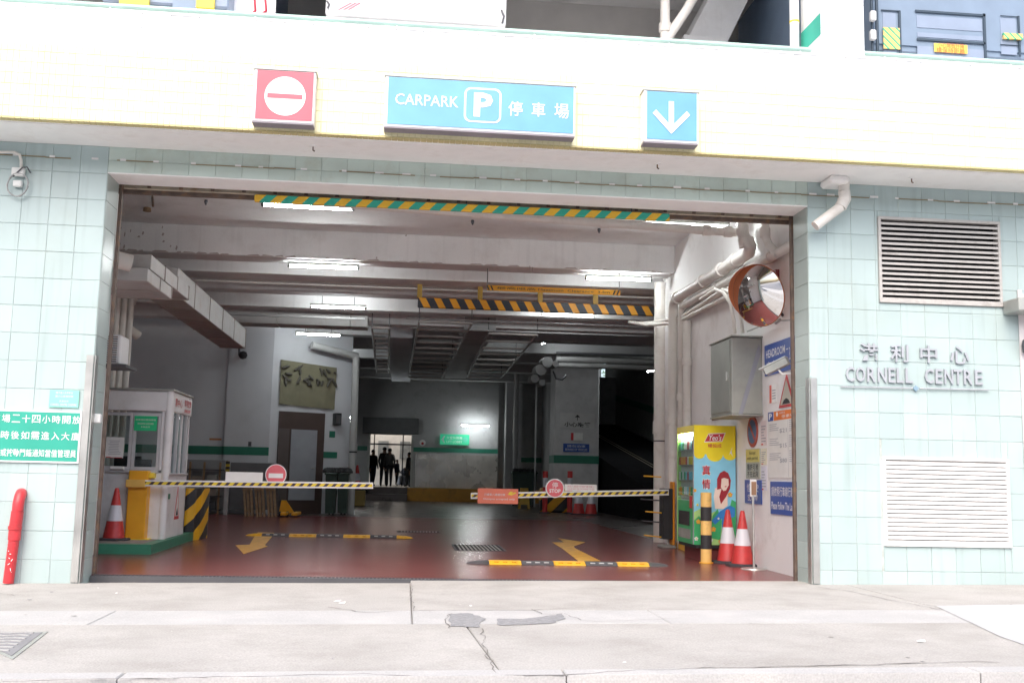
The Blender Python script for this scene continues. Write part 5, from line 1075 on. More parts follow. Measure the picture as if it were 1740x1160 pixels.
t, fr, w, h = wsign('blue_notice', 3.12, 2.41, .86, 1.19, m_blue, 'blue notice behind the sign stand card on the right wall'); text('慢駛', fr, w*.15, w*.85, h*.5, h*.85, m_white, t, .014); text('SLOW', fr, w*.2, w*.8, h*.12, h*.38, m_white, t, .014)
t, fr, w, h = wsign('map_notice', 4.75, 4.05, 2.12, 2.55, M('brown_frame', (.22, .14, .10)), 'brown framed notice with dull pictures above the vending machine', 'notice')
for k in range(6): b = MB(); u0, v0 = .08+.3*(k % 3), .1+.45*(k//3); fr.rect(b, w*u0, w*(u0+.25), h*v0, h*(v0+.35), .014, .002); b.build('picture', M('dull_pic_%s' % 'abc'[k % 3], [(.3, .38, .3), (.45, .4, .35), (.25, .22, .2)][k % 3]), t)
# electrical cabinet
cbx = at(1243, 570, 2.36).x; cz0, cz1 = at(1243, 703, 2.36).z, at(1243, 572, 2.36).z
ec = thing('electrical_cabinet', 'grey metal electrical cabinet mounted high on the right wall with a diagonal strap', 'cabinet', (cbx, 2.36, cz0))
m_cab = M('cabinet_grey', (.36, .37, .34), rough=.45, metal=.35, var=.12, scale=3, dirt=(.22, .22, .20), dirtamt=.4)
b = MB(); b.bbox(cbx, XWf, 2.36, 3.36, cz0, cz1, .012); b.build('box', m_cab, ec)
b = MB(); b.bbox(cbx-.012, cbx-.001, 2.42, 3.32, cz0+.04, cz1-.04, .004); b.build('door', M('cabinet_door', (.30, .31, .28), rough=.4, metal=.35, var=.1), ec)
b = MB(); b.bbox(cbx-.03, cbx-.013, 2.50, 2.55, (cz0+cz1)/2-.06, (cz0+cz1)/2+.06, .004); b.build('handle', m_steel, ec)
b = MB(); b.bbox(cbx-.02, XWf, 2.32, 3.4, cz1, cz1+.02, .004); b.build('top_rim', m_cab, ec); b = MB(); b.bbox(cbx-.01, XWf, 2.33, 3.38, cz0-.02, cz0, .004); b.build('bottom_rim', m_cab, ec)
b = MB(); f3 = Fr((0, 2.36, 0)); a = (cbx+.12, cz0); c = (XWf-.03, cz1-.08); f3.poly(b, [(a[0]-.03, a[1]), (a[0]+.03, a[1]), (c[0]+.02, c[1]-.1), (c[0]-.02, c[1])], .006, .004); b.build('strap', M('strap_grey', (.28, .29, .33), rough=.5), ec)
for dz in (.15, -.1): b = MB(); f3.disc(b, cbx+.22, cz1-.16, .025, .004, .003, k=12) if dz > 0 else f3.disc(b, XWf-.12, (cz0+cz1)/2, .018, .004, .003, k=12); b.build('knockout', m_galv, ec)
# conduits above it
for k, (xa, xb) in enumerate(((1213, 1249), (1240, 1262))):
    Yk = 2.7+.1*k; pts = [at(xb, 566, Yk), at(xb-2, 545, Yk), at(xb-8, 515, Yk), at(xb-20, 497, Yk+.1), at(xb-34, 492, Yk+.35), at(xb-48, 502, Yk+.9), at(xb-58, 508, Yk+1.6)]
    pipe_thing('conduit', 'cream flexible conduit arching into the cabinet top, %s of two' % ('left' if k == 0 else 'right'), [pts], m_pipe, .028, cat='conduit')
# mirror
p = atx(1288, 502, 4.52); nrm = Vector((-.80, -.52, -.26)).normalized(); fm = Fr(p, Vector((0, 0, 1)).cross(nrm).normalized() if True else None, (0, 0, 1)); Uv = Vector((0, 0, 1)).cross(nrm).normalized(); Vv = nrm.cross(Uv)
mi = thing('convex_mirror', 'round convex traffic mirror with orange back mounted high on the right wall', 'mirror', p)
def cap(r, hgt, n0, rings=10, seg=40, sgn=1):
    R_ = (r*r+hgt*hgt)/(2*hgt); vs = []; fs = []
    for i in range(rings+1):
        q = r*i/rings; hh = math.sqrt(R_*R_-q*q)-(R_-hgt)
        for k in range(seg): a_ = 2*math.pi*k/seg; vs.append(p+Uv*q*math.cos(a_)+Vv*q*math.sin(a_)+nrm*(n0+sgn*hh))
    for i in range(rings):
        for k in range(seg): fs.append((i*seg+k, i*seg+(k+1) % seg, (i+1)*seg+(k+1) % seg, (i+1)*seg+k)[::(1 if sgn > 0 else -1)])
    return vs, fs
RM = .40
vs, fs = cap(RM, .085, 0); b = MB(); b.add(vs, fs, 0, True); b.build('mirror_face', m_mirror, mi)
m_or = M('mirror_orange', (.66, .20, .08), rough=.45)
vs, fs = cap(RM*1.01, .12, -.012, sgn=-1); b = MB(); b.add(vs, fs, 0, True); b.build('back_shell', m_or, mi)
pts = [p+Uv*(RM*1.015)*math.cos(a_/40*2*math.pi)+Vv*(RM*1.015)*math.sin(a_/40*2*math.pi)-nrm*.006 for a_ in range(41)]; b = MB(); b.tube(pts, .008, 8, caps=False); b.build('rim', M('rim_brown', (.35, .13, .07)), mi)
hd_ = [p+Vv*(RM*1.0)+Uv*(RM*q)*.9-nrm*0+nrm*.10*(1-q*q)-Vv*(RM*.35*q*q) for q in (1,)]
hd_ = [p+Uv*RM*1.02*math.cos(math.radians(a_))+Vv*RM*1.02*math.sin(math.radians(a_))+nrm*.11*math.sin(math.radians((a_-75)*180/135)) for a_ in range(75, 214, 9)]
hb_ = [p+Uv*RM*1.02*math.cos(math.radians(a_))+Vv*RM*1.02*math.sin(math.radians(a_)) for a_ in range(75, 214, 9)]
b = MB(); k = len(hd_); b.add(hd_+hb_, [(i, i+1, i+1+k, i+k) for i in range(k-1)], 0, True); b.build('visor', m_or, mi)
b = MB(); b.tube([p-nrm*.1, p-nrm*.16+Vector((.1, .05, -.1)), Vector((XWf, p.y+.05, p.z-.25))], .02, 8); b.build('bracket', m_dsteel, mi)
# CCTV
p = atx(1320, 622, 4.62); cc = thing('cctv_camera', 'grey bullet CCTV camera in front of the headroom sign', 'camera', p)
d = Vector((-.55, .5, -.32)).normalized(); b = MB(); s_ = d.cross(Vector((0, 0, 1))).normalized(); u_ = s_.cross(d)
def obx(mb, c, hx, hy, hz_):
    vs = [c+d*a_*hx+s_*b_*hy+u_*c_*hz_ for c_ in (-1, 1) for b_ in (-1, 1) for a_ in (-1, 1)]; mb.add(vs, [(0, 2, 3, 1), (4, 5, 7, 6), (0, 1, 5, 4), (2, 6, 7, 3), (0, 4, 6, 2), (1, 3, 7, 5)])
obx(b, p, .16, .045, .045); b.build('housing', m_galv, cc); b = MB(); obx(b, p+u_*.055+d*.03, .19, .055, .006); b.build('sunshield', m_steel, cc); b = MB(); b.tube([p+d*.16, p+d*.175], .038, 16); b.build('lens', m_blk, cc); b = MB(); b.tube([p-u_*.04, p-u_*.12-d*.02, Vector((XWf, p.y-.02, p.z-.08))], .014, 8); b.build('bracket', m_white, cc)
q = atx(1300, 548, 4.75); pipe_thing('cable_conduit', 'thin grey cable with two dark joints under the convex mirror', [[atx(1270, 563, 4.8), atx(1296, 552, 4.8), atx(1325, 545, 4.8), atx(1348, 543, 4.8)]], m_pipeg, .01, [(atx(1296, 552, 4.8), (0, -1, .1)), (atx(1322, 546, 4.8), (0, -1, .1))], cat='cable', cr=2, cl=.08)
t, fr, w, h = wsign('red_alarm_box', 1.95, 1.65, 3.72, 3.98, M('dull_red', (.28, .05, .06)), 'small dark red box on the wall right of the convex mirror', 'alarm box', .05)
# ================================================================== RIGHT WALL PIPES
Xp = 4.70
def wp(x, y, X=Xp): return atx(x, y, X)
A = wp(1268, 432); Bq = wp(1148, 508)
pipe_thing('waste_pipe', 'large cream pipe running back along the top of the right wall', [[wp(1262, 380, 4.62)+Vector((0, 0, .25)), wp(1262, 398, 4.62), wp(1275, 418, 4.66), wp(1272, 430), A], [A, Bq], [Bq, Bq+Vector((0, .15, -.05)), Bq+Vector((0, .18, -.3)), Vector((Xp, Bq.y+.18, .0))]], m_pipe, .088, [(A.lerp(Bq, t_), Bq-A) for t_ in (.12, .30, .55, .97)] + [((Xp, Bq.y+.18, 2.2), (0, 0, 1)), (wp(1268, 412, 4.64), (.2, 0, -1))])
A2 = wp(1345, 417, 4.78); B2 = wp(1160, 520, 4.78)
pipe_thing('waste_pipe', 'second slimmer cream pipe below the large one on the right wall', [[A2+(A2-B2)*.15, B2], [B2, B2+Vector((0, .1, -.1)), Vector((4.78, B2.y+.1, 0))]], m_pipe, .062, [(A2.lerp(B2, t_), B2-A2) for t_ in (.15, .35, .6)] + [((4.78, B2.y+.1, 2.6), (0, 0, 1)), ((4.78, B2.y+.1, 1.5), (0, 0, 1))])
q = wp(1300, 375, 4.70); pipe_thing('drain_pipe', 'short cream swan neck pipe dropping from the ceiling near the right jamb', [[q+Vector((0, 0, .6)), wp(1300, 400, 4.70), wp(1306, 415, 4.72), wp(1322, 432, 4.76)]], m_pipe, .055, [(wp(1300, 396, 4.70), (0, 0, 1))])
# horizontal pipe under the ceiling in front, running to the right elbow
a = at(640, 349, 2.6); c = at(1262, 396, 2.6)
pipe_thing('ceiling_pipe', 'cream pipe sloping across the front ceiling towards the right wall pipes', [[(a.x-1.5, 2.6, a.z+.03), (c.x, 2.6, c.z)]], m_pipe, .062, [((at(x, 380, 2.6).x, 2.6, a.z+(c.z-a.z)*(at(x, 380, 2.6).x-a.x)/(c.x-a.x)), (1, 0, 0)) for x in (810, 1028, 1200, 1236)])
for k, px in enumerate((1131,)):
    p = Vector((XW-.02, 8.0, 0)); pipe_thing('upright_pipe', 'thick white upright pipe at the far end of the right wall', [[(4.82, 8.0, 0), (4.82, 8.0, 4.95)]], m_pipe, .125, [((4.82, 8.0, 2.15), (0, 0, 1))], cr=1.15, cl=.12)
b = MB(); b.tube([(4.82, 8.0, at(1131, 750, 7.9).z), (4.82, 8.0, at(1131, 748, 7.9).z)], .129, 16); tag(b.build('pipe_clip', m_blk, None, loc=(4.82, 8, 2)), 'thin black clip round the thick white upright pipe', 'pipe clip')
pipe_thing('upright_pipe', 'slim white upright pipe between the wall pipes and the vending machine', [[(4.80, 6.0, 0), (4.80, 6.0, at(1160, 545, 6).z)]], m_pipe, .07, [((4.80, 6.0, 2.0), (0, 0, 1)), ((4.80, 6.0, 3.2), (0, 0, 1))])
# cable trunking to the left of the cabinet
cables = [[wp(1240, 490, 4.75), wp(1200, 512, 4.78), wp(1160, 538, 4.8), at(1110, 548, 7.6), at(1085, 549, 9)], [wp(1250, 498, 4.75), wp(1200, 522, 4.78), wp(1150, 548, 4.8), at(1100, 552, 7.6), at(1070, 547, 9)]]
pipe_thing('cable_bundle', 'sagging white cable bundle from the cabinet to the far ceiling', cables, m_pipe, .034, cat='cable')
# ================================================================== CEILING LIGHTS
def tube_light(cx, y, z, label, L=1.2, dirv=(1, 0, 0), hang=.0):
    d_ = Vector(dirv).normalized(); c = Vector((cx, y, z)); t = thing('fluorescent_light', label, 'ceiling light', c, group='fluorescent tube lights')
    b = MB(); p0 = c-d_*(L/2+.03)+Vector((0, 0, .045)); p1 = c+d_*(L/2+.03)+Vector((0, 0, .045)); sd2 = d_.cross(Vector((0, 0, 1))).normalized()*.03
    vs = [q+s2+Vector((0, 0, zz)) for zz in (-.012, .03) for q in (p0, p1) for s2 in (-sd2, sd2)]; b.add(vs, [(0, 2, 3, 1), (4, 5, 7, 6), (0, 1, 5, 4), (2, 6, 7, 3), (0, 4, 6, 2), (1, 3, 7, 5)]); b.build('batten', m_galv, t)
    b = MB(); b.tube([c-d_*L/2, c+d_*L/2], .019, 12); b.build('tube', m_tube, t)
    for s2 in (-1, 1): b = MB(); e_ = c+d_*s2*(L/2+.012); b.tube([e_-d_*.02, e_+d_*.02], .024, 10); b.build('end_cap', m_blk, t)
    if hang: 
        for s2 in (-.6, .6): b = MB(); b.tube([c+d_*s2*L/2+Vector((0, 0, .07)), c+d_*s2*L/2+Vector((0, 0, .07+hang))], .008, 6); b.build('hanger', m_dsteel, t)
    return t
for (x0, y0, x1, y1, Y, lab, hg) in ((448, 348, 598, 356, 2.7, 'fluorescent tube under the left end of the green and yellow bar', .55), (1097, 381, 1236, 387, 2.8, 'fluorescent tube at the right end of the green and yellow bar', .55), (492, 452, 607, 456, 7.3, 'fluorescent tube under the first beam on the left', .0), (997, 473, 1105, 476, 7.4, 'fluorescent tube under the first beam on the right above the orange clearance sign end', .0), (529, 521, 620, 524, 12.1, 'third fluorescent tube on the left on short hangers', .5), (922, 534, 1008, 537, 12.5, 'fluorescent tube under the black and yellow bar on the right', .5), (504, 567, 578, 570, 17.0, 'farthest left fluorescent tube over the banner', .3)):
    a = at(x0, y0, Y); c = at(x1, y1, Y); z = (a.z+c.z)/2; tube_light((a.x+c.x)/2, Y, z, lab, (c.x-a.x), (1, 0, (c.z-a.z)/(c.x-a.x)), hg)
a = at(784, 722, 34.9); c = at(831, 724, 34.9); tube_light((a.x+c.x)/2, 34.9, (a.z+c.z)/2, 'fluorescent tube on the far wall over the green exit sign', c.x-a.x)
a = at(934, 580, 20); tube_light(a.x, 20, a.z, 'slanting fluorescent tube beyond the black and yellow bar', 1.2, (.28, -1, 0)); a = at(569, 588, 24); tube_light(a.x, 24, a.z, 'slanting fluorescent tube behind the big horizontal pipe at left', 1.2, (.3, 1, 0)) 
a = at(1116, 629, 24); tube_light(a.x, 24, a.z, 'slanting fluorescent tube beside the far end of the white upright pipes', 1.2, (.35, -1, 0)); a = at(1028, 679, 40); tube_light(a.x, 40, a.z, 'small slanting fluorescent tube at the top of the ramp', 1.2, (.4, -1, 0))
for k, (x, y) in enumerate(((592, 708), (597, 716))):
    a = at(x, y, 31); tube_light(a.x, 31+k, a.z, 'tiny far fluorescent tube glimpsed left of the far doorway, %s of two' % ['upper', 'lower'][k], 1.2, (.1, 1, 0))
# ================================================================== HEIGHT BARS INSIDE
f_ = at(710, 513, 9.35); c = at(1120, 530, 9.35); zc = (f_.z+c.z)/2
hb = thing('height_bar', 'black and orange striped height bar hung on stubs across the lane inside', 'height bar', ((f_.x+c.x)/2, 9.35, zc))
b = MB(); b.bbox(f_.x, c.x, 9.31, 9.41, zc-.10, zc+.10, .012); b.build('bar', stripes('black_orange_hazard', (.78, .34, .02), (.03, .035, .05), (1, 0, .55), .305, .46), hb)
for px in (713, 816, 918, 1012): x = at(px, 500, 9.35).x; b = MB(); b.box(x-.05, x+.05, 9.33, 9.39, zc+.10, 4.98); b.build('stub', M('stub_yellow', (.42, .26, .05)), hb)
a = at(828, 489, 7.4); c = at(1054, 497, 7.4); zc2 = (a.z+c.z)/2-.0
cs_ = thing('clearance_sign', 'long orange maximum clearance sign with black lettering hung from two rods', 'sign', ((a.x+c.x)/2, 7.4, zc2))
w = c.x-a.x; fr = Fr((a.x, 7.4, zc2-.05)); b = MB(); fr.rect(b, 0, w, 0, .10, 0, .02); b.build('panel', M('clearance_orange', (.78, .36, .02), rough=.5), cs_)
text('最高限高', fr, w*.07, w*.36, .03, .075, m_blk, cs_, .003); text('Maximum  Clearance  3.5m', fr, w*.38, w*.92, .028, .072, m_blk, cs_, .003)
for k in range(2):
    for s2 in (0, 1):
        u = .02+k*.07 if not s2 else w-.08-k*.07; dd = .04 if not s2 else -.04
        b = MB(); fr.poly(b, [(u, .005), (u+.03, .005), (u+.03-dd, .095), (u-dd, .095)] if not s2 else [(u, .005), (u+.03, .005), (u+.03-dd, .095), (u-dd, .095)], .003, .002); b.build('chevron', m_blk, cs_)
for u in (.0, w-.02): b = MB(); b.tube([(a.x+u, 7.4, zc2+.05), (a.x+u, 7.4, 4.98)], .009, 6); b.build('hanger_rod', m_dsteel, cs_)
# long thin pipes under beams
for (xa, ya, xb, yb, Y, r_, lab) in ((255, 466, 1120, 500, 9.6, .025, 'thin cream conduit under the second beam'), (330, 474, 1120, 508, 9.75, .02, 'second thin conduit beside the first under the second beam'), (385, 534, 620, 541, 13.0, .03, 'dark pipe along the top of the rear left duct'), (205, 517, 440, 528, 16.5, .035, 'grey pipe crossing above the left rear wall'), (690, 545, 1120, 552, 12, .02, 'thin dark conduit crossing above the cable ladders'), (700, 560, 1100, 568, 14, .02, 'lower thin dark conduit crossing above the cable ladders')):
    a = at(xa, ya, Y); c = at(xb, yb, Y); z = (a.z+c.z)/2; pipe_thing('conduit', lab, [[(a.x, Y, z), (c.x, Y, z)]], m_pipe if Y < 12 else m_pipeg, r_, cat='conduit')
# ================================================================== LEFT DUCTS AND PIPES
du = thing('air_duct', 'upper cream sheet metal air duct running back along the left ceiling', 'duct', (-3.6, 2.2, 3.7))
x0, x1 = at(222, 445, 2.2).x, at(257, 445, 2.2).x; z0, z1 = at(240, 457, 2.2).z, at(240, 432, 2.2).z
def ductrun(t, x0, x1, z0, z1, ys, mat=m_duct, fl=True):
    for ya, yb in zip(ys, ys[1:]):
        b = MB(); b.bbox(x0, x1, ya, yb-.012, z0, z1, .006); b.build('duct_section', mat, t)
        if fl: b = MB(); b.box(x0-.012, x1+.012, yb-.012, yb, z0-.012, z1+.012); b.build('flange', M('duct_flange', (.40, .36, .34)), t)
ductrun(du, x0, x1, z0, z1, [2.2, 3.0, 3.8, 4.6])
du2 = thing('air_duct', 'lower wider cream air duct on the left below the upper one', 'duct', (-3.8, 2.0, 3.5))
x0b, x1b = at(190, 465, 2.0).x-.4, at(251, 465, 2.0).x; z0b, z1b = at(230, 477, 2.0).z, at(230, 455, 2.0).z
ductrun(du2, x0b, x1b, z0b, z1b, [2.0, 2.7, 3.4])
du3 = thing('air_duct', 'long dark bottomed duct receding along the left to the rear corner', 'duct', (-4, 6, 4.4))
p0 = at(310, 470, 6.0); p1 = at(338, 500, 6.0); q = at(372, 545, 10.5)
ductrun(du3, p0.x-.45, p0.x+.10, p0.z-.44, p0.z+.0, [5.2, 6.6, 8.0, 9.4, 10.8, 12.4])
a = at(385, 528, 14.0); c = at(626, 547, 14.0)
du4 = thing('air_duct', 'pale horizontal duct crossing below the rear beams left of centre', 'duct', ((a.x+c.x)/2, 14.0, c.z))
for k, (px0, px1) in enumerate(((380, 470), (471, 595), (596, 625))): b = MB(); b.bbox(at(px0, 540, 14.0).x, at(px1, 540, 14.0).x, 14.0, 14.7, at(500, 551, 14.0).z, at(500, 532, 14.0).z, .006); b.build('duct_section', m_duct, du4)
pipe_thing('waste_pipe', 'cream stub pipe beside the upper duct in the left corner', [[(-4.2, 1.6, at(205, 445, 1.6).z+.15), (at(212, 445, 1.6).x, 1.9, at(212, 447, 1.9).z)]], m_pipe, .11)
for k, (px, r_) in enumerate(((192, .08), (212, .085))):
    Yk = 6.6+.15*k; x = at(px, 600, Yk).x; zt_ = at(px, 475 if k == 0 else 500, Yk).z; zb_ = .14
    run = [[(x, Yk, zb_), (x, Yk, zt_)]]
    if k: run = [[(x, Yk, zb_), (x, Yk, at(px, 520, Yk).z), (x+.06, Yk, at(px, 508, Yk).z), (x+.16, Yk, at(px, 492, Yk).z), (x+.17, Yk, at(px, 470, Yk).z)], [(x-.02, Yk-.02, at(px, 545, Yk).z), at(206, 547, Yk-.1), at(234, 570, Yk+.2)]]
    pipe_thing('upright_pipe', ['white upright pipe against the left return wall', 'white pipe with swan neck and slanting branch beside the left return wall'][k], run, m_pipe, r_, [((x, Yk, at(px, 540, Yk).z), (0, 0, 1))], cr=1.2)
for k, px in enumerate((190, 202, 214)): Yk = 5.9+.1*k; x = at(px, 640, Yk).x; pipe_thing('upright_pipe', ['upright cream pipe behind the air conditioner, left of three', 'upright cream pipe behind the air conditioner, middle of three', 'upright cream pipe behind the air conditioner, right of three'][k], [[(x, Yk, .1), (x, Yk, at(px, 500, Yk).z)]], m_pipe, .05)
a = at(181, 568, 3.0); c = at(205, 618, 3.0)
ac = thing('air_conditioner', 'old air conditioner outdoor unit with rusty ribbed grille on a shelf above the booth', 'air conditioner', (a.x, 3, c.z))
b = MB(); b.bbox(a.x-.5, c.x-.02, 3.0, 3.45, c.z, a.z, .012); b.build('casing', m_bw, ac)
for k in range(12): zz = c.z+.03+(a.z-c.z-.06)*k/11; b = MB(); b.box(a.x-.3, c.x-.06, 2.985, 2.999, zz-.006, zz+.006); b.build('grille_bar', m_rust if k % 2 else m_dsteel, ac)
sf = thing('wall_shelf', 'dark metal shelf bracket under the air conditioner', 'shelf', (a.x, 3, c.z-.05)); e = at(217, 622, 3.0); b = MB(); b.box(a.x-.5, e.x, 2.9, 3.5, c.z-.05, c.z-.012); b.build('shelf_plate', m_dsteel, sf); b = MB(); b.tube([(a.x-.1, 3.1, c.z-.05), (a.x-.3, 3.1, c.z-.3)], .012, 6); b.build('strut', m_dsteel, sf)
# black camera on a bent bracket on the left rear wall
p = at(413, 603, 17.8); t = thing('cctv_camera', 'black dome camera on a bent pipe on the left rear wall', 'camera', p)
b = MB(); b.tube([at(370, 560, 17.9), at(404, 560, 17.9), at(407, 565, 17.9), at(407, 603, 17.85), at(410, 608, 17.8), at(414, 604, 17.75)], .035, 8); b.build('bracket_pipe', m_dsteel, t); b = MB(); b.lathe([(0, .12), (.09, .08), (.12, 0), (.09, -.08), (0, -.12)], p, 14); b.build('camera_dome', m_blk, t)
# ================================================================== CABLE LADDERS
m_tray = M('ladder_rung', (.46, .43, .41), rough=.5)
def ladder(pts_px, z, w_, n, label, off=0):
    """pts_px: (x, y) px of the left end of near and far rungs at height z"""
    a = atz(*pts_px[0], z); c = atz(*pts_px[1], z); t = thing('cable_ladder', label, 'cable ladder', a)
    d_ = (c-a); U_ = Vector((1, 0, 0))
    for s2 in (0, 1): q0 = a+U_*w_*s2; q1 = c+U_*w_*s2; b = MB(); b.tube([q0, q1], .03, 6); b.build('side_rail', m_pipeg, t)
    first = None
    for k in range(n):
        q0 = a+d_*(k/(n-1))
        if first is None: b = MB(); b.bbox(a.x, a.x+w_, a.y-.05, a.y+.05, z-.03, z+.02, .008); first = b.build('rung', m_tray, t)
        else: o = first.copy(); COL.objects.link(o); o.parent = t; o.location = d_*(k/(n-1))
    for k in (0, n//2, n-1):
        q0 = a+d_*(k/(n-1))
        for s2 in (0, 1): b = MB(); b.tube([q0+U_*w_*s2, q0+U_*w_*s2+Vector((0, 0, .8))], .012, 6); b.build('hanger_rod', m_dsteel, t)
    return t
ladder(((712, 546), (694, 640)), 4.75, 1.25, 12, 'left wide cable ladder receding under the dark ceiling')
ladder(((830, 566), (794, 640)), 4.75, 1.25, 9, 'right wide cable ladder receding under the dark ceiling')
ladder(((632, 556), (640, 632)), 4.70, .42, 12, 'narrow cable ladder left of the two wide ones')
bd = thing('air_duct', 'dark box duct between the two wide cable ladders', 'duct', atz(800, 560, 5.0)); a = atz(790, 560, 4.9); c = atz(770, 640, 4.9); b = MB(); b.box(a.x, a.x+.8, a.y, a.y+14, 4.9, 5.3); b.build('duct_section', m_darkw, bd)
bd = thing('air_duct', 'dark box duct between the narrow and the left wide ladder', 'duct', atz(660, 570, 4.9)); a = atz(655, 573, 4.9); b = MB(); b.box(a.x, a.x+.75, a.y, a.y+14, 4.9, 5.35); b.build('duct_section', m_greyw, bd)
# horizontal pipes right
for k, (y, r_) in enumerate(((611, .09), (621, .08), (600, .035))):
    a = at(945, y, 21); c = at(1135, y+4, 21); pipe_thing('crossing_pipe', ['upper thick grey pipe crossing over the ramp entrance', 'lower thick grey pipe crossing over the ramp entrance', 'thin dark pipe above the two thick ones over the ramp entrance'][k], [[(a.x, 21, (a.z+c.z)/2), (c.x+1.5, 21, (a.z+c.z)/2)]], M('dim_pipe', (.27, .27, .27), rough=.6) if k < 2 else m_dsteel, r_, cat='pipe')
cl_ = thing('pipe_cluster', 'cluster of bulky grey pipe fittings and a hose above the pillar', 'pipe fitting', at(925, 620, 20)); 
for (x, y, r_) in ((929, 617, .17), (918, 630, .17), (908, 645, .13), (943, 620, .10), (920, 652, .10)): p = at(x, y, 20); b = MB(); b.tube([p+Vector((0, -.18, .02)), p+Vector((-.05, .25, 0))], r_, 14); b.build('fitting', M('fitting_grey', (.20, .20, .20), rough=.6), cl_)
b = MB(); b.tube([at(940, 630, 20), at(945, 643, 20), at(955, 645, 20), at(963, 637, 20)], .03, 8); b.build('hose', m_dsteel, cl_)
# big pipe left over banner then down
ua, uc = FAu(512), FAu(585); a = FA.p(ua, FAz(ua, 588), .35); c = FA.p(uc, FAz(uc, 606), .35)
pipe_thing('drain_pipe', 'thick grey pipe running along above the banner and down beside the door', [[a, c], [c, c+Vector((.06, .0, -.12)), (c.x+.08, c.y, .0)]], M('pipe_dull', (.45, .46, .46), rough=.5), .105, [((c.x+.08, c.y, 1.9), (0, 0, 1)), (c, c-a)], cr=1.15, cl=.1)
b = MB(); b.tube([(c.x+.08, c.y, 1.74), (c.x+.08, c.y, 1.78)], .112, 16); tag(b.build('pipe_clip', m_blk, None, loc=(c.x, c.y, 1.8)), 'thin black clip round the thick pipe beside the brown door', 'pipe clip')
# ================================================================== BANNER, DOOR
u0, u1 = FAu(468), FAu(564); zt0, zt1, zb0_, zb1_ = FAz(u0, 611), FAz(u1, 625), FAz(u0, 686), FAz(u1, 696)
bn_ = thing('cloth_banner', 'old olive yellow cloth banner with dark brush characters above the brown door', 'banner', FA.p((u0+u1)/2, zb0_))
b = MB(); n = 14; vs = []
for i in range(n+1):
    t_ = i/n; u = u0+(u1-u0)*t_
    for j in range(6): s2 = j/5; z = (zb0_+(zb1_-zb0_)*t_)*(1-s2)+(zt0+(zt1-zt0)*t_)*s2; vs.append(FA.p(u, z, .05+.03*math.sin(t_*17+s2*3)*(1-s2*.6)))
b.add(vs, [(i*6+j, (i+1)*6+j, (i+1)*6+j+1, i*6+j+1) for i in range(n) for j in range(5)], 0, True); b.build('cloth', M('banner_olive', (.20, .19, .125), rough=.8, var=.12, dirt=(.15, .15, .08), dirtamt=.5, dscale=1.5), bn_)
rg = random.Random(11)
for k in range(5):
    uu = u0+(u1-u0)*(.10+.19*k)
    for j in range(5):
        a_ = FA.p(uu+rg.uniform(-.05, .2), zb0_+.6+rg.uniform(.0, .45), .10); b = MB(); d_ = FA.U*rg.uniform(-.12, .12)+Vector((0, 0, rg.uniform(-.13, .13))); b.tube([a_-d_, a_+FA.N*.0+FA.U*rg.uniform(-.03, .03), a_+d_], [.03, .045, .02], 5); b.build('brush_stroke', M('banner_ink', (.10, .095, .08)), bn_)
u0, u1 = FAu(470), FAu(548); zt0 = FAz(u0, 698); dz = FAz(u0, 858)
dr = thing('brown_door', 'dark brown timber door frame with a pale grey door leaf', 'door', FA.p((u0+u1)/2, 0)); m_brn = M('dark_brown_timber', (.075, .05, .045), rough=.5)
b = MB(); FA.rect(b, u0, u1, 0, zt0, .05, .04); b.build('door_frame', m_brn, dr)
b = MB(); FA.rect(b, FAu(470), FAu(488), 0, FAz(u0, 727), .07, .015); b.build('side_leaf', M('brown_grey_leaf', (.11, .09, .085)), dr)
b = MB(); FA.rect(b, FAu(491), FAu(535), FAz(FAu(491), 849), FAz(FAu(491), 729), .085, .03); b.build('door_leaf', M('pale_leaf', (.33, .35, .39), rough=.5), dr)
b = MB(); p = FA.p(FAu(531), FAz(FAu(531), 795), .10); b.tube([p, p+FA.N*.05, p+FA.N*.05+FA.U*-.1], .015, 6); b.build('handle', m_steel, dr)
u = FAu(567); t = thing('wall_speaker', 'small dark loudspeaker beside the brown door', 'speaker', FA.p(u, FAz(u, 720))); b = MB(); FA.rect(b, FAu(562), FAu(572), FAz(u, 722), FAz(u, 702), .2, .19); b.build('speaker_box', m_blk, t); b = MB(); FA.rect(b, FAu(563), FAu(571), FAz(u, 720), FAz(u, 705), .205, .004); b.build('grille', m_dsteel, t)
u = FAu(562); t = thing('wall_notice', 'small dark green square notice beside the brown door', 'notice', FA.p(u, FAz(u, 740))); b = MB(); FA.rect(b, FAu(557.5), FAu(567), FAz(u, 743), FAz(u, 732), .02, .015); b.build('panel', m_green, t)
# ================================================================== LEFT REAR LOW THINGS
def fbox(x0, y0, x1, y1, Y, dep): a = at(x0, y0, Y); c = at(x1, y1, Y); return (a.x, c.x, Y, Y+dep, max(0.0, c.z), a.z)
cb = thing('metal_screen', 'grey metal screen panels standing against the left rear wall', 'screen', (-5, 17.6, 0))
b = MB(); b.bbox(*fbox(392, 785, 465, 866, 17.5, .06), .01); b.build('screen_panel', M('screen_grey', (.16, .16, .17), rough=.6), cb); b = MB(); b.bbox(*fbox(317, 780, 383, 866, 17.6, .05), .01); b.build('screen_panel', M('screen_mid', (.30, .30, .31), rough=.6), cb)
sh_ = thing('storage_rack', 'dark storage rack with boxes and bundles behind the left barrier arm', 'rack', (-6, 17, 0))
q = fbox(320, 784, 374, 864, 17.2, .3)
for px in (321, 345, 372): x = at(px, 800, 17.2).x; b = MB(); b.box(x, x+.05, 17.2, 17.25, 0, q[5]); b.build('rack_upright', m_wood, sh_)
for zz in (.1, .45, .8, 1.15): b = MB(); b.box(q[0], q[1], 17.2, 17.5, zz, zz+.03); b.build('rack_shelf', m_dsteel, sh_)
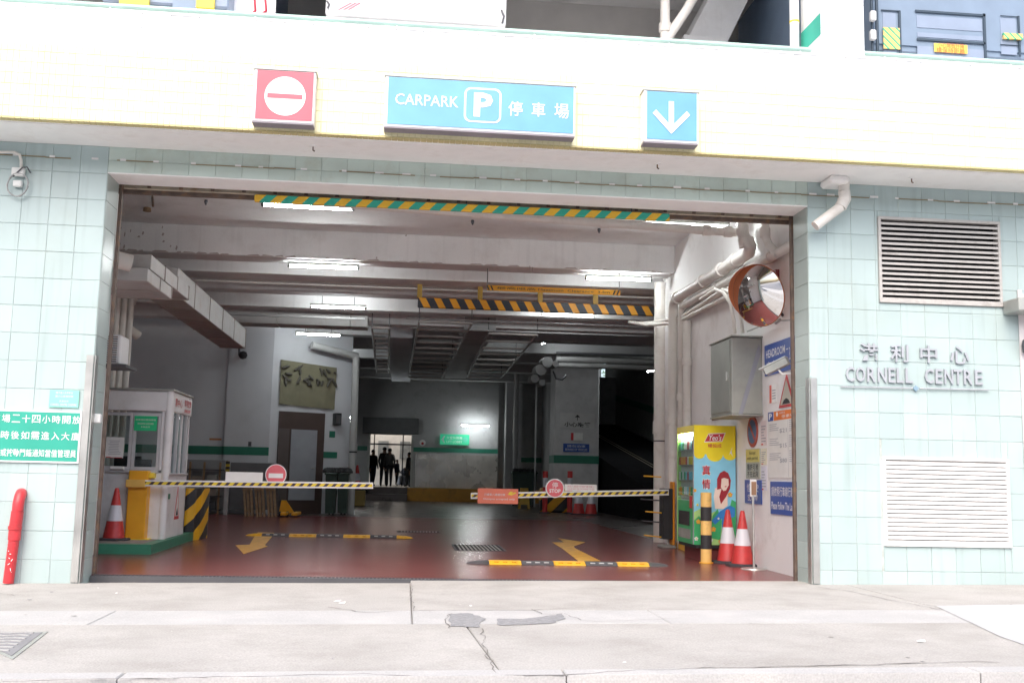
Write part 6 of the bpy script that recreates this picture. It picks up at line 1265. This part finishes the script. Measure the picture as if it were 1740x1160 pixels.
for k in range(6): small('storage_box', ['worn brown box low left on the rack', 'dull red box at middle left of the rack', 'pale box at upper left of the rack', 'dark box low right on the rack', 'brown box at middle right of the rack', 'grey box at upper right of the rack'][k], 'box', [(q[0]+.12+.38*(k//3), q[0]+.38+.38*(k//3), 17.22, 17.45, .131+.35*(k % 3), .30+.35*(k % 3)+.03*(k % 2))], [m_wood, M('dull_red', (.28, .05, .06)), M('dim_card', (.3, .26, .22)), m_dsteel, MATS['dim_card'], m_galv][k])
ps = thing('hazard_post', 'slim white post with black and yellow top by the storage rack', 'post', at(386, 860, 16.9)); ps.location.z = 0; ps['_o'] = tuple(ps.location)
x = at(386, 800, 16.9).x; z1 = at(386, 783, 16.9).z; b = MB(); b.bbox(x-.05, x+.05, 16.9, 17, 0, z1-.3, .01); b.build('post_body', MATS['pillar_paint'], ps); b = MB(); b.bbox(x-.05, x+.05, 16.9, 17, z1-.298, z1, .01); b.build('post_top', stripes('hz_small', (.5, .35, .03), (.03, .03, .03), (0, 0, 1), .14, .5), ps)
# leaning pallets
for k, px in enumerate((416, 436, 456)):
    t = thing('wooden_pallet', 'worn wooden pallet leaning behind the left barrier arm, %s of three' % ['left', 'middle', 'right'][k], 'pallet', (at(px, 860, 16.2).x, 16.2, 0), group='leaning wooden pallets'); bx = at(px, 860, 16.2).x; hgt = at(px, 826, 16.2).z
    for j in range(3):
        x = bx+j*.085; b = MB(); b.prism([(x, 16.2, .0), (x+.06, 16.2, .0), (x-.06, 16.45, hgt), (x-.12, 16.45, hgt)], (0, -1, 0), .1); b.build('slat', m_wood, t)
    for zz in (.1, hgt*.85): sx = -.12*zz/hgt; b = MB(); b.box(bx+sx, bx+sx+.22, 16.33, 16.36, zz, zz+.08); b.build('cross_slat', m_wood, t)
pj = thing('pallet_truck', 'yellow orange hand pallet truck beside the leaning pallets', 'pallet truck', (at(478, 862, 16.5).x, 16.5, 0)); x = at(478, 862, 16.5).x
b = MB(); b.bbox(x-.08, x+.12, 16.5, 16.75, .08, .42, .04); b.build('pump_body', m_dsteel, pj); b = MB(); b.tube([(x, 16.5, .3), (x-.12, 16.4, .75), (x-.05, 16.35, 1.15)], .022, 8); b.tube([(x-.2, 16.35, 1.15), (x+.1, 16.35, 1.18)], .02, 8); b.build('handle', m_dsteel, pj)
for s2 in (0, 1): b = MB(); b.bbox(x+.05+s2*.28, x+.2+s2*.28, 15.9, 16.9, .05, .12, .01); b.build('fork', m_orange, pj)
b = MB(); b.prism([(x-.05, 16.45, .1), (x+.35, 16.45, .1), (x+.12, 16.45, .42), (x-.0, 16.45, .42)], (0, -1, 0), .06); b.build('cowl', m_orange, pj)
for s2 in (-.05, .15): b = MB(); b.tube([(x+s2, 16.42, .07), (x+s2+.05, 16.42, .07)], .07, 12); b.build('wheel', m_blk, pj)
# papers on the left rear wall
for k, (x0, y0, x1, y1, lb) in enumerate(((356, 744, 376, 758, 'small notice with an orange header on the left rear wall above the green stripe'), (422, 750, 427, 758, 'tiny dark label above the green stripe'))):
    Yw = YB+.10 if k == 0 else YB-.02; f_, w, h = front(x0, y0, x1, y1, Yw); t = thing('wall_notice', lb, 'notice', f_.p(w/2, 0)); b = MB(); f_.rect(b, 0, w, 0, h, .01, .008); b.build('sheet', m_greyw if k == 0 else m_dsteel, t)
    if k == 0: b = MB(); f_.rect(b, 0, w, h*.75, h, .013, .002); b.build('orange_header', M('dull_orange', (.5, .22, .10)), t)
# bins and far objects
def bin_(px0, px1, ptop, Y, label, mat):
    a = at(px0, 840, Y).x; c = at(px1, 840, Y).x; zt_ = at(px0, ptop, Y).z; t = thing('wheelie_bin', label, 'bin', ((a+c)/2, Y, 0)); tw_ = (c-a)*.08
    b = MB(); vs = [(a+tw_, Y, .06), (c-tw_, Y, .06), (c-tw_, Y+.5, .06), (a+tw_, Y+.5, .06), (a, Y-.05, zt_-.15), (c, Y-.05, zt_-.15), (c, Y+.6, zt_-.15), (a, Y+.6, zt_-.15)]; b.add(vs, [(0, 3, 2, 1), (0, 1, 5, 4), (1, 2, 6, 5), (2, 3, 7, 6), (3, 0, 4, 7), (4, 5, 6, 7)]); b.build('bin_body', mat, t)
    b = MB(); b.bbox(a-.03, c+.03, Y-.09, Y+.63, zt_-.149, zt_-.09, .02); b.build('rim', mat, t)
    b = MB(); rg2 = random.Random(int(px0)); 
    for k in range(5): cx_ = a+(c-a)*(.12+.19*k); b.lathe([(0, .16), (.1, .13), (.15, .04), (.14, 0)], (cx_, Y+rg2.uniform(.1, .4), zt_-.10), 10)
    b.build('rubbish_bags', m_blk, t)
    for s2 in (a+.08, c-.12): b = MB(); b.tube([(s2, Y+.5, .09), (s2+.05, Y+.5, .09)], .09, 12); b.build('wheel', m_blk, t)
m_binG = M('bin_dark_green', (.02, .045, .035), rough=.5)
bin_(552, 571, 797, 17.6, 'dark green wheelie bin left of a pair beside the thick pipe', m_binG); bin_(573, 591, 797, 17.9, 'dark green wheelie bin right of a pair beside the thick pipe', m_binG)
bin_(870, 912, 797, 29.5, 'dark bin with bulging bags left of the grey pillar', m_binG)
a, c = at(594, 840, 26.5).x, at(620, 840, 26.5).x; t = thing('yellow_block', 'dull yellow block column below the tip of the left barrier arm', 'block', ((a+c)/2, 26.5, 0)); b = MB(); b.bbox(a, c, 26.5, 27.3, 0, .55, .02); b.build('block_body', M('dull_yellow_block', (.42, .30, .10), rough=.6), t); b = MB(); b.box(a+.1, a+.16, 26.44, 26.49, .05, .5); b.build('fixing_strip', m_dsteel, t)
for k, (px0, px1, px) in enumerate(((881, 891, 0), (891, 902, 0))): pass
wf = thing('wet_floor_sign', 'small yellow folding floor sign behind the right barrier arm', 'floor sign', at(891, 865, 27)); wf.location.z = 0; wf['_o'] = tuple(wf.location); a = at(881, 850, 27).x; c = at(900, 850, 27).x; zt_ = .75
for s2 in (-1, 1):
    y0_ = 27+s2*.15; b = MB(); b.prism([(a, y0_, 0), (a+.06, y0_, 0), (a+.08, y0_-s2*.03, .15), (c-.08, y0_-s2*.03, .15), (c-.06, y0_, 0), (c, y0_, 0), (c-.06, 27, zt_), (a+.06, 27, zt_)], (0, -1, 0), .02); b.build('board', M('floor_sign_yellow', (.50, .30, .02), rough=.5), wf)
for k, px in enumerate((926, 968)):
    Y = 22.6; x = at(px, 850, Y).x; z1 = at(px, 800, Y).z; t = thing('delineator_post', 'red and white upright delineator post at the striped guard, %s of two' % ['left', 'right'][k], 'bollard', (x, Y, 0), group='red and white delineator posts')
    for j, (f0, f1, m_) in enumerate(((0, .62, m_cone), (.62, .84, m_cw), (.84, 1, m_cone))): b = MB(); b.tube([(x, Y, z1*f0), (x, Y, z1*f1)], .085, 16); b.build('band', m_, t)
    b = MB(); b.lathe([(0, .05), (.12, .045), (.2, .01), (.2, 0)], (x, Y, .0), 16); b.build('base', m_cb, t)
# exit sign etc on far wall
t, f_, w, h = psign('exit_sign', 748, 737, 797, 756, 35.5, M('exit_green', (.03, .42, .22), rough=.4, emit=.25), 'green lift lobby sign with left arrow below the far tube light')
text('大堂升降機', f_, w*.22, w*.76, h*.52, h*.8, m_white, t, .024); text('LIFT LOBBY', f_, w*.22, w*.76, h*.18, h*.4, m_white, t, .024); b = MB(); f_.poly(b, [(w*.05, h*.5), (w*.14, h*.85), (w*.17, h*.8), (w*.11, h*.5), (w*.17, h*.2), (w*.14, h*.15)], .024, .002); b.build('arrow', m_white, t); b = MB(); f_.disc(b, w*.86, h*.5, h*.25, .024, .002, k=14); b.build('emblem', M('dim_green', (.1, .5, .35)), t)
p = at(718, 752, 35.4); t = thing('alarm_bell', 'small round white and red alarm bell right of the far doorway', 'bell', p); b = MB(); Fr(p).disc(b, 0, 0, .14, .02, .06, k=20); b.build('bell', m_paper, t); b = MB(); Fr(p).disc(b, 0, -.03, .06, .03, .02, k=12); b.build('red_centre', m_red, t)
# ================================================================== PEOPLE in the far doorway
def person(x, y, z, H, label, cloth, legs, stride=.07, turn=0.0, arm=.06):
    s = H/1.72; J = {}
    R = Matrix.Rotation(turn, 3, 'Z')
    def V(a, b_, c_): return R @ Vector((a*s, b_*s, c_*s))
    pts = [('pel', V(0, 0, .95), .15), ('bel', V(0, 0, 1.1), .14), ('che', V(0, 0, 1.32), .165), ('nk', V(0, 0, 1.47), .06), ('hd0', V(0, -.01, 1.56), .075), ('hd1', V(0, -.015, 1.64), .09), ('hd2', V(0, -.01, 1.70), .055)]
    for sd3, nm in ((-1, 'l'), (1, 'r')):
        st_ = stride*sd3
        pts += [(nm+'hip', V(.09*sd3, 0, .90), .10), (nm+'kn', V(.10*sd3, st_*.6-.02, .50), .065), (nm+'an', V(.10*sd3, st_+.04, .09), .042), (nm+'toe', V(.12*sd3, st_-.12, .035), .035), (nm+'sh', V(.17*sd3, 0, 1.41), .065), (nm+'el', V((.22+arm*.3)*sd3, .02, 1.13), .045), (nm+'wr', V((.21+arm*.2)*sd3, -.10, .90), .032), (nm+'ha', V((.20+arm*.2)*sd3, -.13, .81), .035)]
    ix = {n_: i for i, (n_, _, _) in enumerate(pts)}
    ed = [('pel', 'bel'), ('bel', 'che'), ('che', 'nk'), ('nk', 'hd0'), ('hd0', 'hd1'), ('hd1', 'hd2')]
    for nm in 'lr': ed += [('pel', nm+'hip'), (nm+'hip', nm+'kn'), (nm+'kn', nm+'an'), (nm+'an', nm+'toe'), ('che', nm+'sh'), (nm+'sh', nm+'el'), (nm+'el', nm+'wr'), (nm+'wr', nm+'ha')]
    me = bpy.data.meshes.new('body'); me.from_pydata([p_ for _, p_, _ in pts], [(ix[a_], ix[c_]) for a_, c_ in ed], [])
    tmp = bpy.data.objects.new('tmp', me); COL.objects.link(tmp); sk = tmp.modifiers.new('s', 'SKIN'); tmp.modifiers.new('ss', 'SUBSURF').levels = 1
    for i, (n_, _, r_) in enumerate(pts): me.skin_vertices[0].data[i].radius = (r_*s*1.22, r_*s if n_ in ('che', 'bel', 'pel') else r_*s*1.22) if not n_.startswith('hd') else (r_*s, r_*s)
    me.skin_vertices[0].data[0].use_root = True
    dg = bpy.context.evaluated_depsgraph_get(); dg.update(); m2 = bpy.data.meshes.new_from_object(tmp.evaluated_get(dg)); bpy.data.objects.remove(tmp)
    skin = M('skin_tone', (.42, .26, .19), rough=.5); m2.materials.clear(); m2.materials.append(cloth); m2.materials.append(legs); m2.materials.append(skin)
    for pg in m2.polygons:
        zz = pg.center.z/s; pg.use_smooth = True; pg.material_index = 2 if (zz > 1.46 or (zz < .87 and abs((R.inverted() @ pg.center).x) > .17*s)) else (1 if zz < .96 else 0)
    o = bpy.data.objects.new('person', m2); COL.objects.link(o); o.location = (x, y, z); o['_o'] = (x, y, z); tag(o, label, 'person')
    b = MB(); c_ = R @ Vector((0, .015*s, 1.665*s)); b.lathe([(0, .085*s), (.07*s, .06*s), (.095*s, .0), (.085*s, -.06*s), (.0, -.06*s)], Vector((x, y, z))+c_, 14); h_ = b.build('hair', m_blk, o); return o
dkn = dk+.001; m_cl = [M('cloth_black', (.03, .03, .035), rough=.8), M('cloth_navy', (.04, .05, .09), rough=.8), M('cloth_grey', (.10, .10, .10), rough=.8)]
def pz(px, Y, H, lab, c1, c2, **k): person(at(px, 780, Y).x, Y, dkn, H, lab, c1, c2, **k)
pz(634, 38.5, 1.68, 'person in dark clothes at the left edge of the far doorway', m_cl[0], m_cl[1], turn=.6)
pz(653, 38.0, 1.80, 'tallest dark clothed person in the middle of the far doorway', m_cl[0], m_cl[0], turn=2.9)
pz(662, 37.6, 1.74, 'person in dark top right of the tallest one in the far doorway', m_cl[2], m_cl[0], turn=3.4)
pz(675, 42.5, 1.30, 'shorter person standing farther out beyond the doorway', m_cl[1], m_cl[2], turn=1.0)
pz(695, 38.2, 1.60, 'person half hidden at the right edge of the far doorway', m_cl[0], m_cl[2], turn=-1.2)
# anchors, bolts and blemishes of the first ceiling bay and beam
ceil_ = bpy.data.objects['ceiling']; ceil_['_o'] = (0, 0, 0)
for (x, y) in ((350, 343), (617, 347), (803, 377), (1018, 391), (485, 338)):
    p = atz(x, y, 5.47); b = MB(); b.lathe([(0, .03), (.025, .03), (.03, 0), (.012, -.05), (0, -.06)], p, 8); b.build('ceiling_anchor', m_dsteel, ceil_)
rg = random.Random(9); FB = Fr((0, 7.15, 0)); m_bl = M('plaster_blemish', (.42, .36, .34), rough=.9)
for (x, y) in ((205, 388), (212, 398), (222, 392), (236, 402), (243, 396), (276, 386), (277, 398), (278, 410), (290, 418), (300, 421), (203, 415), (211, 419), (470, 372), (560, 375), (690, 400), (640, 438), (900, 455), (905, 457)):
    p = at(x, y, 7.15); b = MB(); w = rg.uniform(.01, .03); h = rg.uniform(.03, .10); FB.poly(b, [(p.x-w, p.z-h*.3), (p.x+w*.2, p.z-h*.5), (p.x+w, p.z+h*.2), (p.x-w*.2, p.z+h*.5)], .004, .003); b.build('plaster_blemish', m_bl, ceil_)
b = MB(); x = -6.0
while x < 4.8:
    w = rg.uniform(.08, .3); 
    if rg.random() < .6: FB.poly(b, [(x, 4.985), (x+w, 4.985), (x+w*.8, 4.985+rg.uniform(.01, .035)), (x+w*.2, 4.985+rg.uniform(.01, .03))], .004, .003)
    x += w
b.build('chipped_edge', m_bl, ceil_, kind='stuff')
# paint chips and scuffs on the red floor
b = MB(); rg = random.Random(5)
for i in range(90):
    x = rg.uniform(-3.2, 4.4); y = rg.uniform(.6, 6.5); q = rg.uniform(.004, .016); a_ = rg.uniform(0, 3)
    b.add([(x+q*math.cos(a_+k)*rg.uniform(.5, 2), y+q*math.sin(a_+k)*rg.uniform(.6, 1.4), .003) for k in (0, 1.5, 3, 4.6)], [(0, 1, 2, 3)])
b.build('floor_chips', M('pale_chips', (.42, .30, .28), rough=.7), bpy.data.objects['carpark_floor'], kind='stuff')
# small ceiling details: wall blemishes and hook on first ceiling bay
p = atz(250, 357, 5.45); t = thing('ceiling_fixture', 'small rusty ceiling fixture near the left front corner inside', 'fixture', p); b = MB(); b.lathe([(0, .05), (.06, .04), (.07, -.02), (0, -.03)], p, 10); b.build('cup', m_wood, t); b = MB(); b.tube([atz(259, 334, 5.45), atz(260, 350, 5.45)], .02, 6); b.build('chain', m_rust, t)
# ================================================================== ACROSS THE STREET (seen in the convex mirror)
ac2 = thing('street_building', 'plain grey office block across the street, mirrored in the round convex mirror', 'building', (-4, -30, 0))
b = MB(); b.box(-30, 22, -40, -30, -.9, 11); b.build('facade', M('opposite_facade', (.42, .42, .41), rough=.8), ac2)
for i in range(14):
    for j in range(3):
        x = -28+i*3.5; b = MB(); b.box(x, x+2.2, -30.0, -29.95, 1.2+3.2*j, 3.1+3.2*j); b.build('window', M('opposite_window', (.06, .08, .10), rough=.15), ac2)
b = MB(); b.add([(-60, -60, -.15), (60, -60, -.15), (60, -8.4, -.15), (-60, -8.4, -.15)], [(0, 1, 2, 3)]); b.build('far_road', m_asph, kind='structure')
van = thing('delivery_van', 'white delivery van parked across the street, mirrored in the round convex mirror', 'van', (-6, -24, -.1))
b = MB(); b.bbox(-8.6, -4.8, -25, -23.1, .35, 2.3, .1); b.build('van_body', m_white, van); b = MB(); b.bbox(-4.79, -3.7, -24.9, -23.2, .35, 1.6, .15); b.build('bonnet', m_white, van); b = MB(); b.box(-5.9, -4.9, -23.09, -23.08, 1.4, 2.05); b.build('side_window', m_dsteel, van)
for x in (-7.8, -4.5):
    for y in (-24.95, -23.25): b = MB(); b.tube([(x, y-.1, .22), (x, y+.1, .22)], .34, 16); b.build('wheel', m_blk, van)
print('OBJECTS', len(bpy.data.objects))
